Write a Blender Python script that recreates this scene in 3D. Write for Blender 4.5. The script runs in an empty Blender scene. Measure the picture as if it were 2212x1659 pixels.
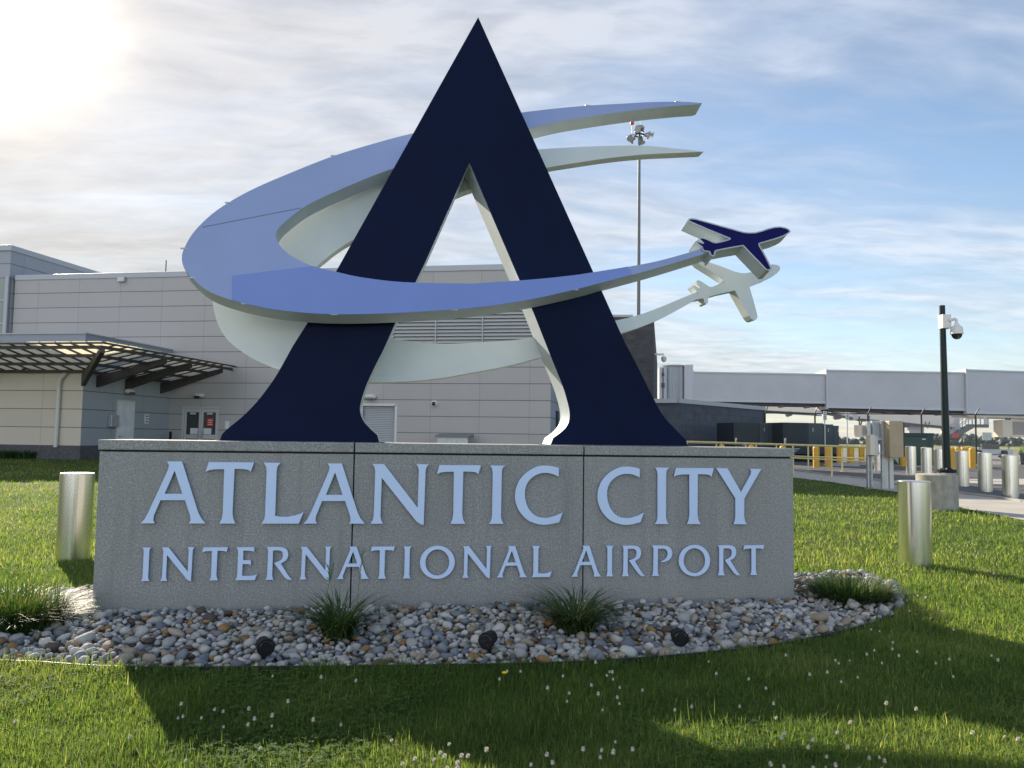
import bpy, bmesh, math, random
import numpy as np
from mathutils import Vector, Matrix

S = bpy.context.scene
rng = np.random.default_rng(7)
random.seed(7)
PI = math.pi

# ------------------------------------------------------------------ camera, world, sun, exposure
PITCH, ROLL, EYE = math.radians(3.92), math.radians(0.8), 1.6
F, CX, CY = 1700.0, 1106.0, 829.5          # measured on the photograph at 2212 px wide
cf = np.array([0, math.cos(PITCH), math.sin(PITCH)])
_r = np.array([1.0, 0, 0]); _u = np.cross(_r, cf)
cR = math.cos(ROLL) * _r + math.sin(ROLL) * _u
cU = -math.sin(ROLL) * _r + math.cos(ROLL) * _u
cC = np.array([0, 0, EYE])
cam = bpy.data.cameras.new('camera'); co = bpy.data.objects.new('camera', cam); S.collection.objects.link(co)
M = Matrix.Identity(4)
for i in range(3):
    M[i][0], M[i][1], M[i][2], M[i][3] = cR[i], cU[i], -cf[i], cC[i]
co.matrix_world = M
cam.sensor_width = 36; cam.lens = 36 * F / 2212; cam.clip_end = 6000; cam.clip_start = 0.05
S.camera = co

SUN_EL, SUN_AZ = math.radians(24.6), math.radians(-34.4)      # azimuth from +Y towards +X
sdir = np.array([math.sin(SUN_AZ) * math.cos(SUN_EL), math.cos(SUN_AZ) * math.cos(SUN_EL), math.sin(SUN_EL)])
sl = bpy.data.lights.new('sun', 'SUN'); sl.energy = 5.0; sl.angle = math.radians(0.55); sl.color = (1, 0.89, 0.72)
so = bpy.data.objects.new('sun', sl); S.collection.objects.link(so)
so.rotation_euler = Vector(sdir).to_track_quat('Z', 'Y').to_euler()
so.location = (-20, 30, 30)

S.view_settings.view_transform = 'Standard'; S.view_settings.look = 'None'
S.view_settings.exposure = 0.9; S.view_settings.gamma = 1
S.cycles.max_bounces = 6; S.cycles.diffuse_bounces = 3; S.cycles.transparent_max_bounces = 8
S.cycles.use_denoising = True


class NT:
    """small helper to write node trees"""
    def __init__(s, nt): s.nt = nt; s.n = nt.nodes; s.n.clear()
    def add(s, t, **k):
        x = s.n.new(t)
        for a, v in k.items(): setattr(x, a, v)
        return x
    def inp(s, sock, v):
        if isinstance(v, bpy.types.NodeSocket): s.nt.links.new(v, sock)
        elif v is not None: sock.default_value = v
    def math(s, op, a, b=None, c=None, clamp=False):
        x = s.add('ShaderNodeMath', operation=op, use_clamp=clamp)
        s.inp(x.inputs[0], a); s.inp(x.inputs[1], b); s.inp(x.inputs[2], c); return x.outputs[0]
    def vmath(s, op, a, b=None):
        x = s.add('ShaderNodeVectorMath', operation=op); s.inp(x.inputs[0], a); s.inp(x.inputs[1], b)
        return x.outputs['Value'] if op in ('DOT_PRODUCT', 'LENGTH') else x.outputs[0]
    def noise(s, vec, scale, detail=4, rough=0.55, dist=0.0):
        x = s.add('ShaderNodeTexNoise'); s.inp(x.inputs['Vector'], vec); x.inputs['Scale'].default_value = scale
        x.inputs['Detail'].default_value = detail; x.inputs['Roughness'].default_value = rough; x.inputs['Distortion'].default_value = dist
        return x.outputs['Fac']
    def ramp(s, f, *stops):
        x = s.add('ShaderNodeValToRGB'); s.inp(x.inputs[0], f); e = x.color_ramp.elements
        while len(e) < len(stops): e.new(0.5)
        for el, (p, c) in zip(e, stops): el.position = p; el.color = (c, c, c, 1) if not hasattr(c, '__len__') else (*c, 1)
        return x.outputs[0]
    def mix(s, f, a, b, mode='MIX'):
        x = s.add('ShaderNodeMix', data_type='RGBA', blend_type=mode); s.inp(x.inputs[0], f)
        for k, v in ((6, a), (7, b)):
            if isinstance(v, tuple) and len(v) == 3: v = (*v, 1)
            s.inp(x.inputs[k], v)
        return x.outputs[2]
    def map(s, vec, scale=(1, 1, 1), rot=(0, 0, 0), loc=(0, 0, 0)):
        x = s.add('ShaderNodeMapping'); s.inp(x.inputs[0], vec)
        x.inputs['Scale'].default_value = scale; x.inputs['Rotation'].default_value = rot; x.inputs['Location'].default_value = loc
        return x.outputs[0]
    def coord(s, which='Object'): return s.add('ShaderNodeTexCoord').outputs[which]
    def link(s, a, b): s.nt.links.new(a, b)


world = bpy.data.worlds.new('World'); S.world = world; world.use_nodes = True
w = NT(world.node_tree)
sky = w.add('ShaderNodeTexSky', sky_type='NISHITA', sun_disc=False)
sky.sun_elevation = SUN_EL; sky.sun_rotation = SUN_AZ; sky.air_density = 1.0; sky.dust_density = 0.25; sky.ozone_density = 1.4
d = w.vmath('NORMALIZE', w.coord('Generated'))
sep = w.add('ShaderNodeSeparateXYZ'); w.link(d, sep.inputs[0])
zc = w.math('ADD', w.math('MAXIMUM', sep.outputs[2], 0.0), 0.13)
px_ = w.math('DIVIDE', sep.outputs[0], zc); py_ = w.math('DIVIDE', sep.outputs[1], zc)
cmb = w.add('ShaderNodeCombineXYZ'); w.link(px_, cmb.inputs[0]); w.link(py_, cmb.inputs[1])
flat = cmb.outputs[0]
warp = w.vmath('ADD', flat, w.map(w.noise(flat, 0.8, 3), scale=(0.5, 0.5, 0)))
streak = w.noise(w.map(warp, scale=(0.55, 1.7, 1), rot=(0, 0, math.radians(-24))), 1.2, 9, 0.58, 0.15)
big = w.noise(w.map(flat, loc=(3.3, 1.7, 0)), 0.45, 4, 0.5, 0.3)
fine = w.noise(w.map(warp, scale=(1, 2.2, 1), rot=(0, 0, math.radians(-24))), 5.0, 6, 0.55, 0.2)
sdot = w.vmath('DOT_PRODUCT', d, tuple(sdir))
left = w.vmath('DOT_PRODUCT', d, (-0.93, 0.36, 0.0))            # the veil thickens towards the sun's side
low = w.math('SUBTRACT', 1.0, w.math('MULTIPLY', sep.outputs[2], 5.0), clamp=True)
cov = w.math('ADD', w.math('MULTIPLY', streak, 0.95), w.math('MULTIPLY', big, 0.55))
cov = w.math('ADD', cov, w.math('MULTIPLY', fine, 0.13))
cov = w.math('ADD', cov, w.math('MULTIPLY', left, 0.46))
cov = w.math('ADD', cov, w.math('MULTIPLY', low, 0.30))
fac = w.ramp(w.math('MULTIPLY', cov, 0.7), (0.44, 0.02), (0.56, 0.30), (0.68, 0.66), (0.86, 0.97))
glow = w.math('POWER', w.math('MAXIMUM', sdot, 0.0), 12.0)
core = w.math('POWER', w.math('MAXIMUM', sdot, 0.0), 420.0)
body = w.math('ADD', 0.25, w.math('MULTIPLY', w.ramp(w.math('ADD', w.math('MULTIPLY', fine, 0.42), w.math('MULTIPLY', streak, 0.58)), (0.38, 0.0), (0.60, 1.0)), 0.25))
body = w.math('MULTIPLY', body, w.math('ADD', 1.0, w.math('MULTIPLY', w.math('MAXIMUM', w.vmath('DOT_PRODUCT', d, (0.2, -0.97, 0.1)), 0.0), 3.2)))  # clouds behind the camera boosted, added to lift the shaded fronts
body = w.math('MULTIPLY', body, w.math('SUBTRACT', 1.0, w.math('MULTIPLY', w.math('MAXIMUM', left, 0.0), 0.40)))      # thicker, greyer cloud that way
cc = w.mix(left, (0.97, 0.99, 1.05), (1.0, 0.98, 0.98))
bg1 = w.add('ShaderNodeBackground'); w.link(sky.outputs[0], bg1.inputs[0]); bg1.inputs[1].default_value = 0.096
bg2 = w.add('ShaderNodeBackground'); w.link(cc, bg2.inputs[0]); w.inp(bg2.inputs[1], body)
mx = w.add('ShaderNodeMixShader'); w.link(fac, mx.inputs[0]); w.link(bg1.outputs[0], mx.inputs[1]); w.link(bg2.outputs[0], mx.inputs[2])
bg3 = w.add('ShaderNodeBackground'); bg3.inputs[0].default_value = (1.0, 0.78, 0.46, 1)
w.inp(bg3.inputs[1], w.math('ADD', w.math('MULTIPLY', glow, 0.085), w.math('MULTIPLY', core, 1.5)))
ad = w.add('ShaderNodeAddShader'); w.link(mx.outputs[0], ad.inputs[0]); w.link(bg3.outputs[0], ad.inputs[1])
wo = w.add('ShaderNodeOutputWorld'); w.link(ad.outputs[0], wo.inputs[0])

# ------------------------------------------------------------------ measuring helpers
def ray(x, y): return cf + cR * (x - CX) / F - cU * (y - CY) / F
def hit(x, y, P, N):
    q = ray(x, y); N = np.asarray(N, float); t = np.dot(np.asarray(P, float) - cC, N) / np.dot(q, N); return cC + q * t
def at(x, y, Y): return hit(x, y, (0, Y, 0), (0, 1, 0))
GYS, GZS = (9.0, 42.0, 46.0, 60.0), (0.0, 0.445, 0.445, 0.0)     # the lawn rises to the terminal, the yard falls to the apron
def gz(Y): return np.interp(np.asarray(Y, float), GYS, GZS)
def g(x, y, dz=0.0):
    """ground point seen at x, y"""
    z = 0.0
    for _ in range(30):
        p = hit(x, y, (0, 0, z + dz), (0, 0, 1)); z = float(gz(p[1]))
    return p

class Fr:
    """a frame standing on the ground: u along a wall, w going back from it, z up"""
    def __init__(s, o, yaw):
        s.o = np.array([o[0], o[1], o[2] if len(o) > 2 else 0.0]); s.yaw = yaw
        s.u = np.array([math.cos(yaw), math.sin(yaw), 0]); s.n = np.array([-math.sin(yaw), math.cos(yaw), 0])
    def loc(s, p): q = np.asarray(p) - s.o; return np.array([q @ s.u, q @ s.n, q[2]])
    def px(s, x, y, wd=0.0): return s.loc(hit(x, y, s.o + s.n * wd, s.n))
    def side(s, x, y, ud=0.0): return s.loc(hit(x, y, s.o + s.u * ud, s.u))
    def pxt(s, x, y, wd, zc, lean):
        """on a plane leaning back by lean about the line (w=wd, z=zc)"""
        N = s.n * math.cos(lean) - np.array([0, 0, 1.0]) * math.sin(lean)
        return s.loc(hit(x, y, s.o + s.n * wd + np.array([0, 0, zc]), N))

# ------------------------------------------------------------------ object helpers
def tag(o, label=None, cat=None, group=None, kind=None):
    for k, v in (('label', label), ('category', cat), ('group', group), ('kind', kind)):
        if v: o[k] = v
    return o
def root(name, loc, yaw, label, cat, group=None):
    o = bpy.data.objects.new(name, None); S.collection.objects.link(o)
    o.location = [float(v) for v in loc]; o.rotation_euler = (0, 0, yaw); o.empty_display_size = 0.2
    return tag(o, label, cat, group)
def copy_tree(o, parent=None):
    c = o.copy(); S.collection.objects.link(c); c.parent = parent
    for ch in o.children: copy_tree(ch, c)
    return c

class MB:
    def __init__(s): s.v = []; s.f = []; s.m = []
    def add(s, vs, fs, m=0):
        b = len(s.v); s.v += [tuple(map(float, p)) for p in vs]
        s.f += [[b + i for i in f] for f in fs]; s.m += [m] * len(fs); return s
    def box(s, x0, x1, y0, y1, z0, z1, m=0):
        vs = [(x, y, z) for z in (z0, z1) for y in (y0, y1) for x in (x0, x1)]
        return s.add(vs, [(0, 2, 3, 1), (4, 5, 7, 6), (0, 1, 5, 4), (2, 6, 7, 3), (0, 4, 6, 2), (1, 3, 7, 5)], m)
    def bar(s, a, b, wx, wy=None, m=0, up=(0, 0, 1)):
        a, b = np.array(a, float), np.array(b, float); wy = wy or wx; t = b - a; t /= np.linalg.norm(t)
        up = np.array(up, float)
        if abs(t @ up) > 0.98: up = np.array([0, 1.0, 0])
        e1 = np.cross(t, up); e1 /= np.linalg.norm(e1); e2 = np.cross(e1, t)
        vs = [p + e1 * i * wx / 2 + e2 * j * wy / 2 for p in (a, b) for j in (-1, 1) for i in (-1, 1)]
        return s.add(vs, [(0, 2, 3, 1), (4, 5, 7, 6), (0, 1, 5, 4), (2, 6, 7, 3), (0, 4, 6, 2), (1, 3, 7, 5)], m)
    def tube(s, pts, rs, n=10, m=0, caps=True):
        pts = [np.array(p, float) for p in pts]
        rs = [rs] * len(pts) if not hasattr(rs, '__len__') else rs
        rings = []; pe = None
        for i, p in enumerate(pts):
            t = pts[min(i + 1, len(pts) - 1)] - pts[max(i - 1, 0)]; t /= np.linalg.norm(t)
            if pe is None:
                a = np.array([1.0, 0, 0]) if abs(t[0]) < 0.9 else np.array([0, 1.0, 0])
                e1 = np.cross(t, a)
            else: e1 = pe - t * (pe @ t)
            e1 /= np.linalg.norm(e1); pe = e1; e2 = np.cross(t, e1)
            rings.append([p + rs[i] * (e1 * math.cos(2 * PI * k / n) + e2 * math.sin(2 * PI * k / n)) for k in range(n)])
        vs = [q for r in rings for q in r]; fs = []
        for i in range(len(pts) - 1):
            for k in range(n):
                fs.append((i * n + k, i * n + (k + 1) % n, (i + 1) * n + (k + 1) % n, (i + 1) * n + k))
        if caps: fs += [tuple(range(n - 1, -1, -1)), tuple((len(pts) - 1) * n + k for k in range(n))]
        return s.add(vs, fs, m)
    def lathe(s, prof, c=(0, 0, 0), n=32, m=0):
        vs = [(c[0] + r * math.cos(2 * PI * k / n), c[1] + r * math.sin(2 * PI * k / n), c[2] + z) for r, z in prof for k in range(n)]
        fs = [(i * n + k, i * n + (k + 1) % n, (i + 1) * n + (k + 1) % n, (i + 1) * n + k) for i in range(len(prof) - 1) for k in range(n)]
        if prof[0][0] > 1e-4: fs.append(tuple(range(n - 1, -1, -1)))
        if prof[-1][0] > 1e-4: fs.append(tuple((len(prof) - 1) * n + k for k in range(n)))
        return s.add(vs, fs, m)
    def prism(s, pts, back, mf=0, ms=0, mb=None):
        """front outline pts (3-D, in order) swept by vector back"""
        n = len(pts); pts = [np.array(p, float) for p in pts]; back = np.array(back, float)
        s.add(pts, [tuple(range(n))], mf); s.add([p + back for p in pts], [tuple(range(n - 1, -1, -1))], ms if mb is None else mb)
        vs = pts + [p + back for p in pts]
        return s.add(vs, [((i + 1) % n, i, n + i, n + (i + 1) % n) for i in range(n)], ms)
    def build(s, name, mats, parent=None, smooth=False, bevel=0, loc=None, recalc=True):
        me = bpy.data.meshes.new(name); me.from_pydata(s.v, [], s.f)
        mats = mats if isinstance(mats, (list, tuple)) else [mats]
        for q in mats: me.materials.append(q)
        me.polygons.foreach_set('material_index', s.m); 
        bm = bmesh.new(); bm.from_mesh(me)
        bmesh.ops.remove_doubles(bm, verts=bm.verts, dist=1e-5)
        big = [f for f in bm.faces if len(f.verts) > 6]
        if recalc: bmesh.ops.recalc_face_normals(bm, faces=bm.faces)
        if bevel:
            es = [e for e in bm.edges if len(e.link_faces) == 2 and e.calc_face_angle(0) > 0.6]
            bmesh.ops.bevel(bm, geom=es, offset=bevel, segments=2, affect='EDGES', profile=0.5)
        big = [f for f in bm.faces if len(f.verts) > 6]
        if big: bmesh.ops.triangulate(bm, faces=big)
        bm.to_mesh(me); bm.free()
        o = bpy.data.objects.new(name, me); S.collection.objects.link(o)
        if smooth:
            me.polygons.foreach_set('use_smooth', [True] * len(me.polygons))
            me.set_sharp_from_angle(angle=math.radians(38))
        if parent is not None: o.parent = parent
        if loc is not None: o.location = [float(v) for v in loc]
        return o

def spline(pts, sub=6, closed=False):
    p = [np.array(q, float) for q in pts]; out = []; n = len(p)
    for i in range(n if closed else n - 1):
        g_ = (lambda k: p[k % n]) if closed else (lambda k: p[min(max(k, 0), n - 1)])
        a, b, c, e = g_(i - 1), g_(i), g_(i + 1), g_(i + 2)
        for k in range(sub):
            t = k / sub
            out.append(0.5 * (2 * b + (c - a) * t + (2 * a - 5 * b + 4 * c - e) * t * t + (-a + 3 * b - 3 * c + e) * t ** 3))
    if not closed: out.append(p[-1])
    return out
def ztoP(pts, x0, y0, sc):
    """pixels of an enlarged crop -> photograph pixels at 2212 wide"""
    k = 1 / (sc * 1.82278)
    return [(x0 / 1.82278 + a * k, y0 / 1.82278 + b * k) for a, b in pts]

# ------------------------------------------------------------------ materials
def mat(name, col, rough=0.6, metal=0.0, var=0.0, vscale=3.0, bump=0.0, bscale=60.0, spec=0.5, streak=None, coat=0.0):
    m = bpy.data.materials.new(name); m.use_nodes = True; t = NT(m.node_tree)
    b = t.add('ShaderNodeBsdfPrincipled'); o = t.add('ShaderNodeOutputMaterial'); t.link(b.outputs[0], o.inputs[0])
    co_ = t.coord('Object')
    c = (*col, 1)
    if var:
        f = t.noise(t.map(co_, scale=streak or (1, 1, 1)), vscale, 6, 0.6)
        c = t.mix(t.ramp(f, (0.3, 0.0), (0.7, 1.0)), tuple(v * (1 - var) for v in col), tuple(min(1, v * (1 + var)) for v in col))
    t.inp(b.inputs['Base Color'], c)
    b.inputs['Roughness'].default_value = rough; b.inputs['Metallic'].default_value = metal
    b.inputs['Specular IOR Level'].default_value = spec; b.inputs['Coat Weight'].default_value = coat
    if bump:
        bp = t.add('ShaderNodeBump'); bp.inputs['Strength'].default_value = bump; bp.inputs['Distance'].default_value = 0.01
        t.link(t.noise(t.map(co_, scale=streak or (1, 1, 1)), bscale, 4), bp.inputs['Height']); t.link(bp.outputs[0], b.inputs['Normal'])
    m['t'] = 0
    return m

def granite():
    m = bpy.data.materials.new('granite'); m.use_nodes = True; t = NT(m.node_tree)
    b = t.add('ShaderNodeBsdfPrincipled'); o = t.add('ShaderNodeOutputMaterial'); t.link(b.outputs[0], o.inputs[0])
    c = t.coord('Object')
    g1 = t.noise(c, 70, 3, 0.65); g2 = t.noise(c, 26, 4, 0.6); dirt = t.noise(t.map(c, scale=(1.2, 1, 0.35)), 2.2, 5, 0.6)
    col = t.mix(t.ramp(g1, (0.33, 0.0), (0.47, 0.42), (0.55, 0.62), (0.69, 1.0)), (0.155, 0.155, 0.153), (0.50, 0.492, 0.472))
    col = t.mix(t.ramp(g2, (0.40, 0.0), (0.66, 0.6)), col, (0.25, 0.253, 0.257))
    col = t.mix(t.ramp(dirt, (0.32, 0.30), (0.60, 0.0)), col, (0.22, 0.21, 0.19))
    spz = t.add('ShaderNodeSeparateXYZ'); t.link(c, spz.inputs[0])
    run = t.noise(t.map(c, scale=(7, 1, 0.45)), 1.6, 4, 0.6); oi = t.add('ShaderNodeObjectInfo')
    foot = t.math('SUBTRACT', 1.0, t.math('MULTIPLY', t.math('ADD', spz.outputs[2], t.math('MULTIPLY', run, 0.25)), 2.1), clamp=True)
    col = t.mix(t.math('MULTIPLY', foot, 0.55), col, (0.19, 0.185, 0.17))                      # soil splash along the foot
    col = t.mix(t.ramp(run, (0.52, 0.0), (0.72, 0.34)), col, (0.17, 0.172, 0.17))               # rain runs
    col = t.mix(t.math('MULTIPLY', oi.outputs['Random'], 0.16), col, (0.40, 0.395, 0.37))       # slabs differ a little
    t.link(col, b.inputs['Base Color']); b.inputs['Roughness'].default_value = 0.75; b.inputs['Specular IOR Level'].default_value = 0.3
    bp = t.add('ShaderNodeBump'); bp.inputs['Strength'].default_value = 0.35; bp.inputs['Distance'].default_value = 0.004
    t.link(g1, bp.inputs['Height']); t.link(bp.outputs[0], b.inputs['Normal'])
    return m

def panels(name, col, du, dz, u0, z0, line=0.03, vline=0.02, var=0.06, vdark=0.75):
    """cladding: thin dark horizontal reveals every dz, fainter vertical joints every du (object x and z)"""
    m = bpy.data.materials.new(name); m.use_nodes = True; t = NT(m.node_tree)
    b = t.add('ShaderNodeBsdfPrincipled'); o = t.add('ShaderNodeOutputMaterial'); t.link(b.outputs[0], o.inputs[0])
    c = t.coord('Object'); sp = t.add('ShaderNodeSeparateXYZ'); t.link(c, sp.inputs[0])
    uu = t.math('ADD', sp.outputs[0], sp.outputs[1])
    fu = t.math('FLOORED_MODULO', t.math('SUBTRACT', uu, u0), du); fz = t.math('FLOORED_MODULO', t.math('SUBTRACT', sp.outputs[2], z0), dz)
    lh = t.math('LESS_THAN', fz, line); lv = t.math('LESS_THAN', fu, vline)
    iu = t.math('FLOOR', t.math('DIVIDE', t.math('SUBTRACT', uu, u0), du)); iz = t.math('FLOOR', t.math('DIVIDE', t.math('SUBTRACT', sp.outputs[2], z0), dz))
    cm = t.add('ShaderNodeCombineXYZ'); t.link(iu, cm.inputs[0]); t.link(iz, cm.inputs[1])
    wn = t.add('ShaderNodeTexWhiteNoise'); t.link(cm.outputs[0], wn.inputs[0])
    f = t.math('ADD', t.math('MULTIPLY', wn.outputs['Value'], 0.45), t.math('MULTIPLY', t.noise(t.map(c, scale=(1, 1, 0.4)), 1.3, 5), 0.75))
    cc = t.mix(f, tuple(v * (1 - var) for v in col), tuple(v * (1 + var) for v in col))
    cc = t.mix(lv, cc, tuple(v * vdark for v in col)); cc = t.mix(lh, cc, tuple(v * 0.3 for v in col))
    t.link(cc, b.inputs['Base Color']); b.inputs['Roughness'].default_value = 0.62; b.inputs['Specular IOR Level'].default_value = 0.35
    return m

def blockwork(name, c1, c2, mortar, w_, h_):
    m = bpy.data.materials.new(name); m.use_nodes = True; t = NT(m.node_tree)
    b = t.add('ShaderNodeBsdfPrincipled'); o = t.add('ShaderNodeOutputMaterial'); t.link(b.outputs[0], o.inputs[0])
    c = t.coord('Object'); sp = t.add('ShaderNodeSeparateXYZ'); t.link(c, sp.inputs[0])
    cm = t.add('ShaderNodeCombineXYZ'); t.link(t.math('ADD', sp.outputs[0], sp.outputs[1]), cm.inputs[0]); t.link(sp.outputs[2], cm.inputs[1])
    br = t.add('ShaderNodeTexBrick'); t.link(cm.outputs[0], br.inputs['Vector']); br.inputs['Scale'].default_value = 1
    br.inputs['Brick Width'].default_value = w_; br.inputs['Row Height'].default_value = h_; br.inputs['Mortar Size'].default_value = 0.012
    br.inputs['Color1'].default_value = (*c1, 1); br.inputs['Color2'].default_value = (*c2, 1); br.inputs['Mortar'].default_value = (*mortar, 1)
    cc = t.mix(t.ramp(t.noise(c, 2.0, 6), (0.3, 0.0), (0.75, 0.5)), br.outputs[0], tuple(v * 1.5 for v in c2))
    t.link(cc, b.inputs['Base Color']); b.inputs['Roughness'].default_value = 0.8
    return m

def leafy(name, c1, c2, c3=None, transl=0.5, attr=True, rough=0.5):
    m = bpy.data.materials.new(name); m.use_nodes = True; t = NT(m.node_tree)
    o = t.add('ShaderNodeOutputMaterial')
    if attr:
        a = t.add('ShaderNodeAttribute', attribute_name='tint'); f = a.outputs['Fac']
    else: f = t.noise(t.coord('Object'), 8, 3)
    col = t.ramp(f, (0.0, c1), (0.6, c2), (1.0, c3 or c2))
    big = t.noise(t.coord('Object'), 0.9, 4, 0.6)
    col = t.mix(t.ramp(big, (0.35, 0.0), (0.7, 0.4)), col, tuple(v * 0.62 for v in c1))
    df = t.add('ShaderNodeBsdfPrincipled'); t.link(col, df.inputs['Base Color']); df.inputs['Roughness'].default_value = rough; df.inputs['Specular IOR Level'].default_value = 0.35
    tr = t.add('ShaderNodeBsdfTranslucent'); t.link(t.mix(0.8, col, (2.25, 2.05, 1.0), 'MULTIPLY'), tr.inputs[0])
    mx_ = t.add('ShaderNodeMixShader'); mx_.inputs[0].default_value = transl
    t.link(df.outputs[0], mx_.inputs[1]); t.link(tr.outputs[0], mx_.inputs[2]); t.link(mx_.outputs[0], o.inputs[0])
    return m

def brushed(name='brushed_steel'):
    m = bpy.data.materials.new(name); m.use_nodes = True; t = NT(m.node_tree)
    b = t.add('ShaderNodeBsdfPrincipled'); o = t.add('ShaderNodeOutputMaterial'); t.link(b.outputs[0], o.inputs[0])
    c = t.coord('Object'); st = t.noise(t.map(c, scale=(1, 1, 0.004)), 70, 3, 0.6); st2 = t.noise(t.map(c, scale=(1, 1, 0.01)), 11, 2, 0.5)
    t.link(t.mix(st2, (0.66, 0.65, 0.63), (0.90, 0.89, 0.87)), b.inputs['Base Color']); b.inputs['Metallic'].default_value = 1
    t.inp(b.inputs['Roughness'], t.math('ADD', 0.14, t.math('MULTIPLY', st2, 0.16)))
    bp = t.add('ShaderNodeBump'); bp.inputs['Strength'].default_value = 0.02; bp.inputs['Distance'].default_value = 0.001
    t.link(st2, bp.inputs['Height']); t.link(bp.outputs[0], b.inputs['Normal'])
    return m

def glassy(name, col, rough=0.05):
    return mat(name, col, rough, 0.0, spec=0.8)

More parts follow.
